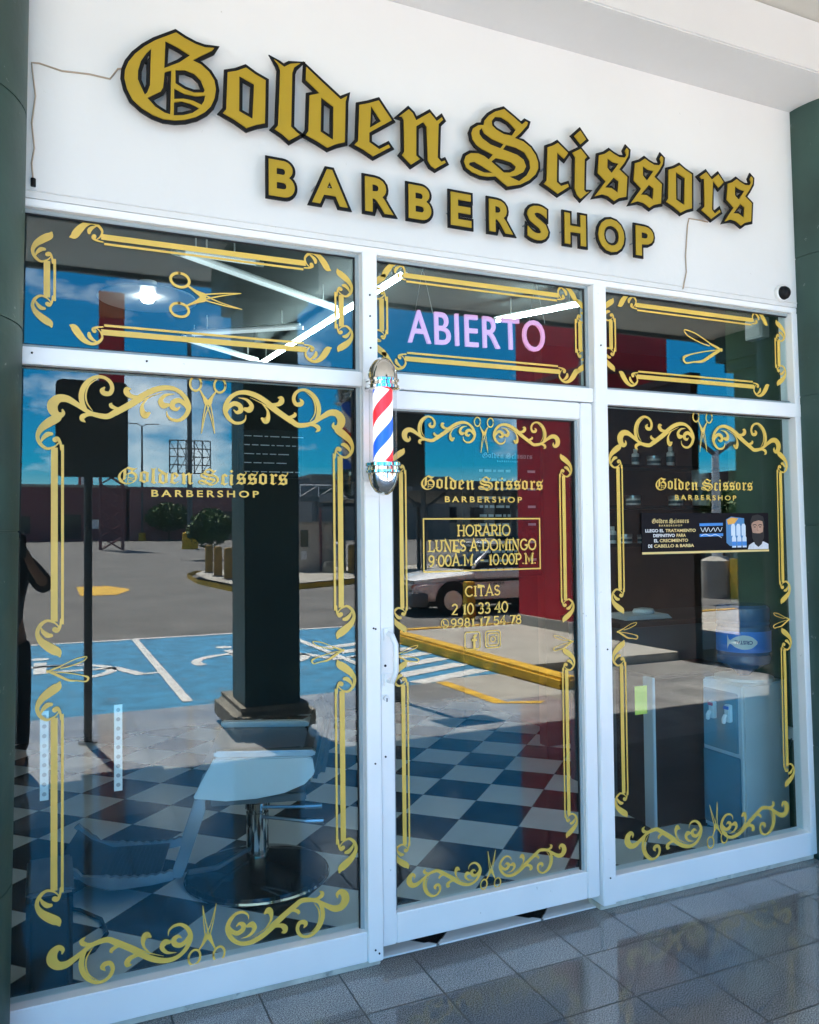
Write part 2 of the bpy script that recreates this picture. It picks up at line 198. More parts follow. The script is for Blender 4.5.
# ---------------------------------------------------------------- materials
def nodes(m): return m.node_tree, m.node_tree.nodes['Principled BSDF']
def granite(name='granite', gain=1.0):
    m = mat(name, (0.2, 0.2, 0.2), rough=0.16); t, b = nodes(m)
    c = t.nodes.new('ShaderNodeTexCoord'); mp = t.nodes.new('ShaderNodeMapping'); mp.inputs['Location'].default_value = (-1.26 + 0.295 * 40, 0.26 + 0.295 * 200, 0)
    br = t.nodes.new('ShaderNodeTexBrick'); br.offset = 0; br.inputs['Scale'].default_value = 1; br.inputs['Brick Width'].default_value = 0.295; br.inputs['Row Height'].default_value = 0.295
    br.inputs['Mortar Size'].default_value = 0.0036; br.inputs['Mortar Smooth'].default_value = 0.3; br.inputs['Bias'].default_value = 0
    br.inputs['Color1'].default_value = (0.185 * gain, 0.188 * gain, 0.19 * gain, 1); br.inputs['Color2'].default_value = (0.255 * gain, 0.258 * gain, 0.258 * gain, 1); br.inputs['Mortar'].default_value = (0.035, 0.032, 0.03, 1)
    n = t.nodes.new('ShaderNodeTexNoise'); n.inputs['Scale'].default_value = 250; n.inputs['Detail'].default_value = 4; b.inputs['IOR'].default_value = 1.8
    r = t.nodes.new('ShaderNodeValToRGB'); r.color_ramp.elements[0].position = 0.40; r.color_ramp.elements[1].position = 0.62
    r.color_ramp.elements[0].color = (0.28, 0.28, 0.29, 1); r.color_ramp.elements[1].color = (1.7, 1.7, 1.68, 1)
    n2 = t.nodes.new('ShaderNodeTexNoise'); n2.inputs['Scale'].default_value = 1.7; n2.inputs['Detail'].default_value = 7
    r2 = t.nodes.new('ShaderNodeValToRGB'); r2.color_ramp.elements[0].position = 0.3; r2.color_ramp.elements[1].position = 0.75
    r2.color_ramp.elements[0].color = (0.78, 0.78, 0.8, 1); r2.color_ramp.elements[1].color = (1.12, 1.1, 1.06, 1)
    m1 = t.nodes.new('ShaderNodeMix'); m1.data_type = 'RGBA'; m1.blend_type = 'MULTIPLY'; m1.inputs[0].default_value = 1
    m2 = t.nodes.new('ShaderNodeMix'); m2.data_type = 'RGBA'; m2.blend_type = 'MULTIPLY'; m2.inputs[0].default_value = 1
    L = t.links.new
    L(c.outputs['Object'], mp.inputs['Vector']); L(mp.outputs[0], br.inputs['Vector']); L(c.outputs['Object'], n.inputs['Vector']); L(c.outputs['Object'], n2.inputs['Vector'])
    L(n.outputs['Fac'], r.inputs['Fac']); L(n2.outputs['Fac'], r2.inputs['Fac']); L(br.outputs['Color'], m1.inputs[6]); L(r.outputs['Color'], m1.inputs[7])
    L(m1.outputs[2], m2.inputs[6]); L(r2.outputs['Color'], m2.inputs[7]); L(m2.outputs[2], b.inputs['Base Color'])
    mr = t.nodes.new('ShaderNodeMapRange'); mr.inputs['To Min'].default_value = 0.03; mr.inputs['To Max'].default_value = 0.11
    ad = t.nodes.new('ShaderNodeMath'); ad.operation = 'MULTIPLY_ADD'; ad.inputs[1].default_value = 0.5
    L(n2.outputs['Fac'], mr.inputs['Value']); L(br.outputs['Fac'], ad.inputs[0]); L(mr.outputs[0], ad.inputs[2]); L(ad.outputs[0], b.inputs['Roughness'])
    bp = t.nodes.new('ShaderNodeBump'); bp.inputs['Strength'].default_value = 0.25; bp.inputs['Distance'].default_value = 0.002; bp.invert = True
    L(br.outputs['Fac'], bp.inputs['Height']); L(bp.outputs[0], b.inputs['Normal'])
    return m
def checker():
    m = mat('checker_tile', (0.5, 0.5, 0.5), rough=0.22, spec=0.3); t, b = nodes(m); L = t.links.new
    c = t.nodes.new('ShaderNodeTexCoord'); s = 0.3381; k = 0.70711 / s; fl = []; fr = []
    sub = t.nodes.new('ShaderNodeVectorMath'); sub.operation = 'SUBTRACT'; sub.inputs[1].default_value = (2.0994, 1.7226, 0); L(c.outputs['Object'], sub.inputs[0])
    for d in ((k, -k, 0), (-k, -k, 0)):
        q = t.nodes.new('ShaderNodeVectorMath'); q.operation = 'DOT_PRODUCT'; q.inputs[1].default_value = d; L(sub.outputs[0], q.inputs[0])
        a = t.nodes.new('ShaderNodeMath'); a.operation = 'FLOOR'; L(q.outputs['Value'], a.inputs[0]); fl.append(a)
        e = t.nodes.new('ShaderNodeMath'); e.operation = 'PINGPONG'; e.inputs[1].default_value = 0.5; L(q.outputs['Value'], e.inputs[0]); fr.append(e)
    ad = t.nodes.new('ShaderNodeMath'); L(fl[0].outputs[0], ad.inputs[0]); L(fl[1].outputs[0], ad.inputs[1])
    pp = t.nodes.new('ShaderNodeMath'); pp.operation = 'PINGPONG'; pp.inputs[1].default_value = 1; L(ad.outputs[0], pp.inputs[0])
    n = t.nodes.new('ShaderNodeTexNoise'); n.inputs['Scale'].default_value = 5; n.inputs['Detail'].default_value = 8; L(c.outputs['Object'], n.inputs['Vector'])
    wv = t.nodes.new('ShaderNodeValToRGB'); wv.color_ramp.elements[0].color = (0.76, 0.76, 0.75, 1); wv.color_ramp.elements[1].color = (0.88, 0.88, 0.87, 1)
    bv = t.nodes.new('ShaderNodeValToRGB'); bv.color_ramp.elements[0].color = (0.008, 0.009, 0.01, 1); bv.color_ramp.elements[1].color = (0.025, 0.027, 0.03, 1)
    L(n.outputs['Fac'], wv.inputs['Fac']); L(n.outputs['Fac'], bv.inputs['Fac'])
    mx = t.nodes.new('ShaderNodeMix'); mx.data_type = 'RGBA'; L(pp.outputs[0], mx.inputs[0]); L(wv.outputs[0], mx.inputs[6]); L(bv.outputs[0], mx.inputs[7])
    mn = t.nodes.new('ShaderNodeMath'); mn.operation = 'MINIMUM'; L(fr[0].outputs[0], mn.inputs[0]); L(fr[1].outputs[0], mn.inputs[1])
    lt = t.nodes.new('ShaderNodeMath'); lt.operation = 'LESS_THAN'; lt.inputs[1].default_value = 0.006; L(mn.outputs[0], lt.inputs[0])
    m2 = t.nodes.new('ShaderNodeMix'); m2.data_type = 'RGBA'; m2.inputs[7].default_value = (0.22, 0.21, 0.2, 1); L(lt.outputs[0], m2.inputs[0]); L(mx.outputs[2], m2.inputs[6])
    L(m2.outputs[2], b.inputs['Base Color']); return m
def glass(name, tint=(0.86, 0.955, 0.965), ior=1.66):
    m = bpy.data.materials.new(name); m.use_nodes = True; t = m.node_tree; t.nodes.clear(); L = t.links.new
    o = t.nodes.new('ShaderNodeOutputMaterial'); mx = t.nodes.new('ShaderNodeMixShader'); tr = t.nodes.new('ShaderNodeBsdfTransparent'); gl = t.nodes.new('ShaderNodeBsdfGlossy')
    gl.inputs['Roughness'].default_value = 0.0; tr.inputs['Color'].default_value = (*tint, 1)
    g = t.nodes.new('ShaderNodeNewGeometry'); fr = t.nodes.new('ShaderNodeFresnel'); mr = t.nodes.new('ShaderNodeMapRange')
    mr.inputs['To Min'].default_value = ior; mr.inputs['To Max'].default_value = 1 / ior
    L(g.outputs['Backfacing'], mr.inputs['Value']); L(mr.outputs[0], fr.inputs['IOR']); L(fr.outputs[0], mx.inputs['Fac'])
    L(tr.outputs[0], mx.inputs[1]); L(gl.outputs[0], mx.inputs[2]); L(mx.outputs[0], o.inputs['Surface']); return m
def green_paint():
    m = mat('green_paint', (0.024, 0.064, 0.055), rough=0.5, var=0.30, scale=2.2, bump=0.35, bscale=9); return m
def worn(m, under, lo, hi, scale, detail=10):
    """mix a second colour into a material where a high contrast noise says the coat is worn off"""
    t, b = nodes(m); L = t.links.new; src = b.inputs['Base Color'].links[0].from_socket
    c = t.nodes.new('ShaderNodeTexCoord'); n = t.nodes.new('ShaderNodeTexNoise'); n.inputs['Scale'].default_value = scale; n.inputs['Detail'].default_value = detail; n.inputs['Roughness'].default_value = 0.68
    r = t.nodes.new('ShaderNodeValToRGB'); r.color_ramp.elements[0].position = lo; r.color_ramp.elements[1].position = hi
    x = t.nodes.new('ShaderNodeMix'); x.data_type = 'RGBA'; x.inputs[7].default_value = (*under, 1)
    L(c.outputs['Object'], n.inputs['Vector']); L(n.outputs['Fac'], r.inputs['Fac']); L(r.outputs['Color'], x.inputs[0]); L(src, x.inputs[6]); L(x.outputs[2], b.inputs['Base Color']); return m
def stripes():
    m = mat('pole_stripes', (0.8, 0.8, 0.8), rough=0.35); t, b = nodes(m); L = t.links.new
    c = t.nodes.new('ShaderNodeTexCoord'); g = t.nodes.new('ShaderNodeTexGradient'); g.gradient_type = 'RADIAL'
    sp = t.nodes.new('ShaderNodeSeparateXYZ'); L(c.outputs['Object'], g.inputs['Vector']); L(c.outputs['Object'], sp.inputs[0])
    a = t.nodes.new('ShaderNodeMath'); a.operation = 'MULTIPLY'; a.inputs[1].default_value = 1 / 0.235; L(sp.outputs['Z'], a.inputs[0])
    d = t.nodes.new('ShaderNodeMath'); d.operation = 'SUBTRACT'; L(a.outputs[0], d.inputs[0]); L(g.outputs['Fac'], d.inputs[1])
    f = t.nodes.new('ShaderNodeMath'); f.operation = 'FRACT'; L(d.outputs[0], f.inputs[0])
    r = t.nodes.new('ShaderNodeValToRGB'); r.color_ramp.interpolation = 'CONSTANT'; e = r.color_ramp.elements
    e[0].position = 0; e[0].color = (0.80, 0.02, 0.03, 1); e[1].position = 0.24; e[1].color = (0.85, 0.85, 0.88, 1)
    x = e.new(0.5); x.color = (0.01, 0.10, 0.62, 1); x = e.new(0.74); x.color = (0.85, 0.85, 0.88, 1)
    L(f.outputs[0], r.inputs['Fac']); L(r.outputs[0], b.inputs['Base Color']); L(r.outputs[0], b.inputs['Emission Color']); b.inputs['Emission Strength'].default_value = 0.12
    return m
G = dict(
    wall=mat('white_plaster', (0.72, 0.72, 0.72), 0.85, var=0.025, scale=1.6, bump=0.18, bscale=14),
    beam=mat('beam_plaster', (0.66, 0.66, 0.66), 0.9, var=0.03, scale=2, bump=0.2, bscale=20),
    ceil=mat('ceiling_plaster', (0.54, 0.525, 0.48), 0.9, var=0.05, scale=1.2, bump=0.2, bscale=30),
    granite=granite(), walk=granite('pale_walk_tile', 1.75), checker=checker(), glass=glass('window_glass'), green=green_paint(),
    alu=mat('white_aluminium', (0.88, 0.88, 0.885), 0.32, var=0.03, scale=3), seal=mat('rubber_seal', (0.012, 0.013, 0.015), 0.6),
    bead=mat('grey_bead', (0.35, 0.40, 0.42), 0.35), plinth=mat('cream_plinth', (0.62, 0.58, 0.50), 0.7, var=0.18, scale=14, bump=0.2),
    vinyl=mat('gold_vinyl', (0.73, 0.48, 0.085), 0.36, var=0.05, scale=9, spec=0.6), face=mat('gold_acrylic', (0.39, 0.255, 0.012), 0.42, var=0.05, scale=5),
    black=mat('black_acrylic', (0.006, 0.006, 0.007), 0.45, spec=0.2), chrome=mat('chrome', (0.82, 0.80, 0.77), 0.07, metal=1.0, var=0.02),
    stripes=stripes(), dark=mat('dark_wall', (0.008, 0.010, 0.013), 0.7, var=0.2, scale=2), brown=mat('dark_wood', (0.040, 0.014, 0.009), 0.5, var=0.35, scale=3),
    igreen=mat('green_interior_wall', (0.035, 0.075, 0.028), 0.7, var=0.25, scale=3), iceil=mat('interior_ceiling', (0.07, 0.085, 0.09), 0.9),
    white=mat('white_plastic', (0.80, 0.80, 0.80), 0.35, var=0.03), blackm=mat('black_leather', (0.010, 0.011, 0.013), 0.4, bump=0.15, bscale=120),
    steel=mat('brushed_steel', (0.45, 0.47, 0.5), 0.28, metal=1.0, var=0.08), tube=mat('lamp_tube', (0.86, 1.0, 0.97), 0.4, emit=6.5), led=mat('led_strip', (0.85, 0.92, 0.95), 0.4, emit=0.07),
    bulb=mat('lamp_bulb', (1.0, 0.98, 0.92), 0.4, emit=3.0), pink=mat('pink_neon', (0.85, 0.36, 0.60), 0.4, emit=0.065),
    asphalt=mat('asphalt', (0.125, 0.121, 0.115), 0.9, var=0.22, scale=0.7, bump=0.5, bscale=90), concrete=mat('concrete', (0.36, 0.34, 0.30), 0.9, var=0.15, scale=2.5, bump=0.3, bscale=50),
    blue=mat('blue_bay_paint', (0.022, 0.20, 0.36), 0.8, var=0.35, scale=4.5, bump=0.2), road=mat('white_road_paint', (0.62, 0.63, 0.62), 0.8, var=0.2, scale=12),
    yellow=mat('yellow_kerb_paint', (0.62, 0.36, 0.02), 0.75, var=0.25, scale=5, bump=0.3), red=mat('red_wall_paint', (0.50, 0.008, 0.022), 0.6, var=0.12, scale=1.5),
    maroon=mat('maroon_wall', (0.20, 0.075, 0.085), 0.8, var=0.15, scale=0.3), grey=mat('grey_metal', (0.10, 0.11, 0.12), 0.5, var=0.1), win=mat('dark_window', (0.02, 0.03, 0.04), 0.08),
    stone=mat('rough_stone', (0.22, 0.21, 0.18), 0.9, var=0.35, scale=7, bump=0.8, bscale=16), leaf=mat('tree_leaf', (0.045, 0.095, 0.02), 0.7, var=0.5, scale=1.2), leaf2=mat('bush_leaf', (0.03, 0.085, 0.012), 0.7, var=0.5, scale=1.5),
    bark=mat('bark', (0.10, 0.07, 0.05), 0.9, var=0.3), paper=mat('paper', (0.75, 0.75, 0.74), 0.7, var=0.05), dispenser=mat('dispenser_grey', (0.68, 0.71, 0.74), 0.35, var=0.03),
    bottle=mat('blue_bottle', (0.03, 0.12, 0.27), 0.15, var=0.1), label=mat('blue_label', (0.01, 0.24, 0.80), 0.4), postit=mat('yellow_note', (0.75, 0.75, 0.12), 0.7),
)
V = G['vinyl']
worn(G['blue'], (.13, .17, .19), .58, .72, 3.2); worn(G['road'], (.16, .17, .17), .55, .70, 6); worn(G['yellow'], (.30, .27, .22), .60, .72, 7)
worn(G['asphalt'], (.075, .073, .07), .60, .70, .9); worn(G['asphalt'], (.20, .195, .185), .62, .75, .35, 4); worn(G['green'], (.16, .20, .19), .66, .70, 16, 6); worn(G['green'], (.018, .045, .042), .56, .74, 3)
worn(G['wall'], (.66, .65, .63), .64, .80, 2.2); worn(G['wall'], (.55, .54, .52), .715, .74, 26, 3); worn(G['alu'], (.52, .52, .50), .71, .75, 30, 3); worn(G['granite'], (.07, .068, .065), .63, .80, 2.3); worn(G['plinth'], (.30, .28, .25), .56, .7, 20)

# ---------------------------------------------------------------- the setting
def zter(y):
    if y > -4.95: return 0.0
    if y > -5.6: return -0.03 - 0.01 * (-4.95 - y) / 0.65
    if y > -12: return -0.04
    if y > -112: return -0.04 + 0.013 * (-12 - y)
    return 1.26
m = MB(); rows = [30, -4.9, -4.951, -5.6, -12, -30, -60, -112, -700]
for i, y in enumerate(rows):
    z = -0.065 if y >= -4.9 else (-0.03 if y == -4.951 else zter(y))
    for x in (-400, -40, 0, 40, 500): m.v.append((x, y, z))
for i in range(len(rows) - 1):
    for k in range(4): m.f.append((i * 5 + k, (i + 1) * 5 + k, (i + 1) * 5 + k + 1, i * 5 + k + 1))
tag(m.build('parking_lot', G['asphalt']), kind='structure')
m = MB(); m.box(-25, 30, -2.03, 0.075, -0.06, 0)
tag(m.build('sidewalk', G['granite']), kind='structure')
m = MB(); m.box(-25, 3.86, -4.95, -2.0305, -0.06, 0); m.box(3.86, 4.75, -3.85, -2.0305, -0.06, 0); m.box(4.75, 30, -4.95, -2.0305, -0.06, 0)
tag(m.build('outer_sidewalk', G['walk']), kind='structure')
m = MB(); m.quad((3.86, -3.85, 0.0), (4.75, -3.85, 0.0), (4.75, -5.25, -0.026), (3.86, -5.25, -0.026))
tag(m.build('ramp', G['concrete']), kind='structure')
m = MB(); m.add([(3.80, -4.951, 0.004), (3.93, -4.951, 0.004), (3.95, -3.75, 0.004), (3.82, -3.75, 0.004)], [(0, 1, 2, 3)]); m.add([(3.82, -3.75, .004), (3.95, -3.75, .004), (4.30, -3.62, .004), (4.2, -3.55, .004)], [(0, 1, 2, 3)])
tag(m.build('ramp_edge_marking', G['yellow']), kind='structure')
def strip(name, mt, x0, x1, y0, y1, lift=0.006, n=8):
    m = MB()
    for i in range(n + 1):
        y = y0 + (y1 - y0) * i / n; z = (-0.03 if y > -4.96 else zter(y)) + lift; m.v += [(x0, y, z), (x1, y, z)]
    m.f += [(2 * i, 2 * i + 2, 2 * i + 3, 2 * i + 1) for i in range(n)]
    return tag(m.build(name, mt), kind='structure')
strip('blue_parking_bay', G['blue'], -1.25, 5.6, -4.955, -10.75)
strip('bounce_paving', G['concrete'], -25, -1.26, -4.955, -13)  # unseen pale paving, added to bounce sunlight onto the left of the facade
fl = lambda a, b: (a, b, zter(b) + 0.012)
m = MB()
for x in (-1.25, 1.25, 3.55): m.ribbon([(x, -5.3, 0.10), (x, -10.7, 0.10)], fl, cap=False)
m.ribbon([(-1.25, -10.7, 0.12), (5.6, -10.7, 0.12)], fl, cap=False)
for cx in (0.0, 2.45):
    cyy = -7.75
    m.ribbon([(cx + 0.62 * math.cos(R(a)) * 1.15, cyy + 0.62 * math.sin(R(a)), 0.13) for a in range(-200, 60, 12)], fl, smooth=False, cap=False)
    m.ribbon([(cx - 0.1, cyy - 1.0, 0.15), (cx - 0.1, cyy - 0.1, 0.15), (cx + 0.75, cyy - 0.1, 0.14), (cx + 1.0, cyy + 0.55, 0.14), (cx + 1.3, cyy + 0.5, 0.12)], fl, smooth=False, cap=False)
    m.ribbon([(cx - 0.12, cyy - 1.32, 0.22), (cx - 0.1, cyy - 1.30, 0.22)], fl)
    m.ribbon([(cx - 0.1, cyy - 0.6, 0.1), (cx + 0.5, cyy - 0.6, 0.1)], fl, cap=False)
for k in range(7):
    y = -5.15 - k * 0.52; m.ribbon([(3.65, y, 0.24), (4.72, y - 0.45, 0.24)], fl, cap=False)
tag(m.build('bay_markings', G['road']), kind='structure')
# raised island beside the bay and the lane island further out
m = MB(); m.box(4.98, 12, -8.6, -4.96, -0.05, 0.10); tag(m.build('island_pavement', G['concrete']), kind='structure')
m = MB(); m.box(4.75, 4.985, -8.7, -4.0, -0.05, 0.118); m.box(4.985, 12, -8.8, -8.6, -0.05, 0.115)
tag(m.build('kerb', G['yellow'], bevel=0.03), kind='structure')
m = MB(); isl = [(4.42, -26.2), (4.25, -23), (4.6, -19.6), (5.6, -18.9), (9, -20.9), (22, -24), (22, -28), (5, -28)]
m.add([(x, y, zter(y) - 0.05) for x, y in isl] + [(x, y, zter(y) + 0.15) for x, y in isl], [(i, (i + 1) % 8, 8 + (i + 1) % 8, 8 + i) for i in range(8)])
tag(m.build('lane_kerb', G['yellow']), kind='structure')
m = MB(); cxi, cyi = sum(q[0] for q in isl) / 8, sum(q[1] for q in isl) / 8; m.add([(cxi + (x - cxi) * .955, cyi + (y - cyi) * .90, zter(y) + 0.156) for x, y in isl], [tuple(range(8))]); tag(m.build('lane_island', G['concrete']), kind='structure')
m = MB()
fl2 = lambda a, b: (a, b, zter(b) + 0.012)
m.ribbon([(0.75, -21.6, 3.4), (1.65, -21.6, 3.4), (2.1, -21.6, 0.5)], fl2, smooth=False, cap=False)
tag(m.build('lane_arrow', G['yellow']), kind='structure')

# ---------------------------------------------------------------- the shop building
fw = thing('facade_wall', 'white plastered shop front wall above the windows carrying the gold sign letters', 'wall')
m = MB(); m.box(-0.66, 3.93, 0.0, 0.16, 2.69, 3.66); m.build('front_panel', G['wall'], fw)
m = MB(); m.box(-9, -0.66, 0.0, 0.16, 0, 3.66); m.box(3.93, 14, 0.0, 0.16, 0, 3.66); m.build('side_panel', G['wall'], fw)
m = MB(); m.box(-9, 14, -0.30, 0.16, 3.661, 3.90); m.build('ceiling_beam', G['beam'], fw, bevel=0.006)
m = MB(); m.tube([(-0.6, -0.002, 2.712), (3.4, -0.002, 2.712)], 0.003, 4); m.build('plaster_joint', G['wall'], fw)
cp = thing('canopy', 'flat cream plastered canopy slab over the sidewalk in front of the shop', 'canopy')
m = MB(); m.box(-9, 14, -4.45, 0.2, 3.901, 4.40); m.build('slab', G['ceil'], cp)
m = MB(); m.box(-9, 14, -4.50, -4.452, 3.86, 4.46); m.build('drip_edge', G['grey'], cp)
def pillar(label, x0, x1, y0, y1, z1, base=False, lean=0.0):
    t = thing('pillar', label, 'pillar', ((x0 + x1) / 2, (y0 + y1) / 2, 0), 'dark green pillars carrying the canopy')
    w, d = (x1 - x0) / 2, (y1 - y0) / 2
    m = MB()
    zs = [0.0, 0.62, 1.38, 2.12, 2.86, z1]
    for a, b in zip(zs[:-1], zs[1:]): m.box(-w, w, -d, d, a + (0.003 if a else 0), b)
    m.box(-w + .003, w - .003, -d + .003, d - .003, 0, z1 - .001)
    m.v = [(a + (lean * (c / z1 - 0.5) if a * lean > 0 else 0), b, c) for a, b, c in m.v]
    m.build('shaft', G['green'], t, bevel=0.002, seg=1)
    if base:
        m = MB(); m.box(-w - 0.1, w + 0.12, -d - 0.35, d + 0.10, 0, 0.24); o = m.build('stone_base', G['stone'], t, bevel=0.06, seg=3)
        m = MB(); m.box(-w - 0.07, w + 0.07, -d - 0.07, d + 0.07, z1 - 0.42, z1 - 0.3); m.box(-w - 0.14, w + 0.14, -d - 0.14, d + 0.14, z1 - 0.3, z1 - .002); m.build('capital', G['green'], t)
    return t
def round_pillar(label, cx, r, lean):
    t = thing('pillar', label, 'pillar', (cx, -0.03, 0), 'dark green pillars carrying the canopy')
    prof = [(r, 0.0)]
    for z in (0.55, 1.62, 2.25, 2.93): prof += [(r, z - .003), (r - .004, z - .0025), (r - .004, z + .0025), (r, z + .003)]
    m = MB(); m.lathe(prof + [(r, 3.66)], n=72); m.v = [(a + lean * (c / 3.66 - .5), b, c) for a, b, c in m.v]; m.build('shaft', G['green'], t, smooth=True)
round_pillar('round dark green pillar at the left edge of the shop window', -0.382, 0.30, 0.055)
round_pillar('round dark green pillar at the right edge of the shop window below the small dome camera', 3.672, 0.30, -0.07)
pillar('pillar on a rough stone base standing behind the barber chair in the window reflection', 1.42, 1.87, -3.97, -3.50, 3.90, True)
pillar('pillar on a pale stone base mirrored beside the blue water bottle', 7.43, 8.08, -4.25, -3.72, 3.90, True)
pillar('pillar on a stone base left of the shop beyond the window', -4.4, -3.75, -4.02, -3.5, 3.90, True)
# interior
m = MB(); m.box(-0.7, 6.2, 0.076, 5.6, -0.06, 0.0); m.box(1.10, 2.16, 0.045, 0.0755, -0.05, 0.006)
tag(m.build('shop_floor', G['checker']), kind='structure')
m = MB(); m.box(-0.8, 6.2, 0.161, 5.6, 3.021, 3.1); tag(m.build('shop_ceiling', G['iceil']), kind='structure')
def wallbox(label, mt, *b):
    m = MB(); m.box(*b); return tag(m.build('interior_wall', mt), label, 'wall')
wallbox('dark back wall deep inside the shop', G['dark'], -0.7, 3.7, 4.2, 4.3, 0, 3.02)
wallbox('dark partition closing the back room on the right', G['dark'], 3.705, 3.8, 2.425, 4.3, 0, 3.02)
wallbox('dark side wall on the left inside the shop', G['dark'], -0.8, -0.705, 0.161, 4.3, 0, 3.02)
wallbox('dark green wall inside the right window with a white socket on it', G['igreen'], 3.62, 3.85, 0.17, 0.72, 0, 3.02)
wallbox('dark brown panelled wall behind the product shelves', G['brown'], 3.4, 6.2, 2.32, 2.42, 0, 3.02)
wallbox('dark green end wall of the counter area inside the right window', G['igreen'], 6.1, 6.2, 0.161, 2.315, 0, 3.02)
# ---------------------------------------------------------------- shop front: frame, windows, door
YG = 0.0436
fz = lambda dy: (lambda a, b: (a, YG - dy, b))
fr = thing('window_frame', 'white aluminium frame dividing the shop front into three bays with transoms', 'window frame')
def bar(name, x0, x1, z0, z1, y0=0.0, y1=0.09, bev=0.003):
    m = MB(); m.box(x0, x1, y0, y1, z0, z1); return m.build(name, G['alu'], fr, bevel=bev)
bar('mullion', 1.074, 1.132, 0.026, 2.664, -0.012); bar('mullion', 2.130, 2.196, 0.026, 2.664, -0.012)
m = MB(); m.prism([[(3.374, .026), (3.440, .026), (3.390, 2.664), (3.326, 2.664)]], 0.002, 0.088); m.build('jamb', G['alu'], fr, bevel=.003); bar('jamb', -0.18, -0.130, 0.026, 2.664, 0.0)
bar('header', -0.13, 3.401, 2.6645, 2.689, 0.004)
bar('transom', -0.13, 1.0735, 2.155, 2.210); bar('transom', 1.1325, 2.1295, 2.155, 2.214); bar('transom', 2.1965, 3.3755, 2.150, 2.216)
bar('bottom_rail', -0.13, 1.0735, 0.026, 0.136); bar('bottom_rail', 2.1965, 3.3755, 0.026, 0.136)
m = MB(); m.box(-0.13, 1.13, 0.012, 0.1, 0.0005, 0.0255); m.box(2.13, 3.4, 0.012, 0.1, 0.0005, 0.0255); m.build('plinth_strip', G['plinth'], fr, bevel=0.003)
for x, z in ((1.102, 2.50), (1.102, 2.42), (1.103, 2.30), (1.104, 1.25), (1.112, 1.247), (1.106, 0.75), (1.10, .07), (1.115, .055), (-0.05, 2.19), (2.163, 2.4), (2.165, .14), (2.17, 1.1), (0.3, 2.19)):
    m = MB(); m.lathe([(0.0035, 0), (0.0035, 0.003), (0.001, 0.004)], n=8); m.v = [(x + a, (-0.012 if x > 1 else 0) - c, z + b) for a, b, c in m.v]; m.build('screw_head', G['black'], fr)
def pane(parent, x0, x1, z0, z1, bead=0.010):
    m = MB(); m.box(x0 - .004, x1 + .004, 0.0450, 0.0510, z0 - .004, z1 + .004); m.build('glass_pane', G['glass'], parent)
    m = MB()
    for a, b, c, d in ((x0 - .004, x0 + bead, z0, z1), (x1 - bead, x1 + .004, z0, z1), (x0 + bead, x1 - bead, z0 - .004, z0 + bead), (x0 + bead, x1 - bead, z1 - bead, z1 + .004)):
        m.box(a, b, 0.030, 0.0445, c, d)
    m.build('glazing_bead', G['bead'], parent)
    b2 = 0.004; m = MB()
    for a, b, c, d in ((x0 + bead, x0 + bead + b2, z0 + bead, z1 - bead), (x1 - bead - b2, x1 - bead, z0 + bead, z1 - bead), (x0 + bead + b2, x1 - bead - b2, z0 + bead, z0 + bead + b2), (x0 + bead + b2, x1 - bead - b2, z1 - bead - b2, z1 - bead)):
        m.box(a, b, 0.036, 0.0447, c, d)
    m.build('rubber_gasket', G['seal'], parent)
def strokes(m, data, ox, oz, k=1.0, fx=1, fz_=1, swap=False, wk=None, dy0=0.0):
    wk = (wk or k) * 0.9
    for i, st in enumerate(data):
        pts = [((ox + fx * k * (p[1] if swap else p[0])), (oz + fz_ * k * (p[0] if swap else p[1])), max(p[2] * wk, 0.0012)) for p in st]
        m.ribbon(pts, fz(dy0 + 0.00012 * i), sub=6)
def line2(m, x, za, zb, k, side, dy=0.0):
    """thick and thin vertical line; side = +1: thin line right of the thick one"""
    m.ribbon([(x, za, 0.0205 * k), (x, zb, 0.0205 * k)], fz(dy), cap=False); m.ribbon([(x + side * 0.0245 * k, za + 0.01 * k, 0.0085 * k), (x + side * 0.0245 * k, zb - 0.01 * k, 0.0085 * k)], fz(dy), cap=False)
def hline2(m, z, xa, xb, k, side):
    m.ribbon([(xa, z, 0.0205 * k), (xb, z, 0.0205 * k)], fz(0.0), cap=False); m.ribbon([(xa + .01 * k, z + side * 0.0245 * k, 0.0085 * k), (xb - .01 * k, z + side * 0.0245 * k, 0.0085 * k)], fz(0.0), cap=False)
def scissors(parent, x, z, k, rot=0.0):
    m = MB(); c, s_ = math.cos(rot), math.sin(rot)
    for i, st in enumerate(SCIS):
        pts = [(x + k * (c * p[0] - s_ * p[1]), z + k * (s_ * p[0] + c * p[1]), max(p[2] * k, 0.0022)) for p in st]; m.ribbon(pts, fz(0.0004 + 0.00012 * i), sub=5)
    m.build('scissors_emblem', V, parent, recalc=False)
def razor(parent, x, z, k, fx):
    m = MB()
    for i, st in enumerate(RAZOR): m.ribbon([(x + fx * k * p[0], z + k * p[1], max(p[2] * k, 0.0025)) for p in st], fz(0.0004 + 0.00012 * i), sub=4)
    m.build('razor_emblem', V, parent, recalc=False)
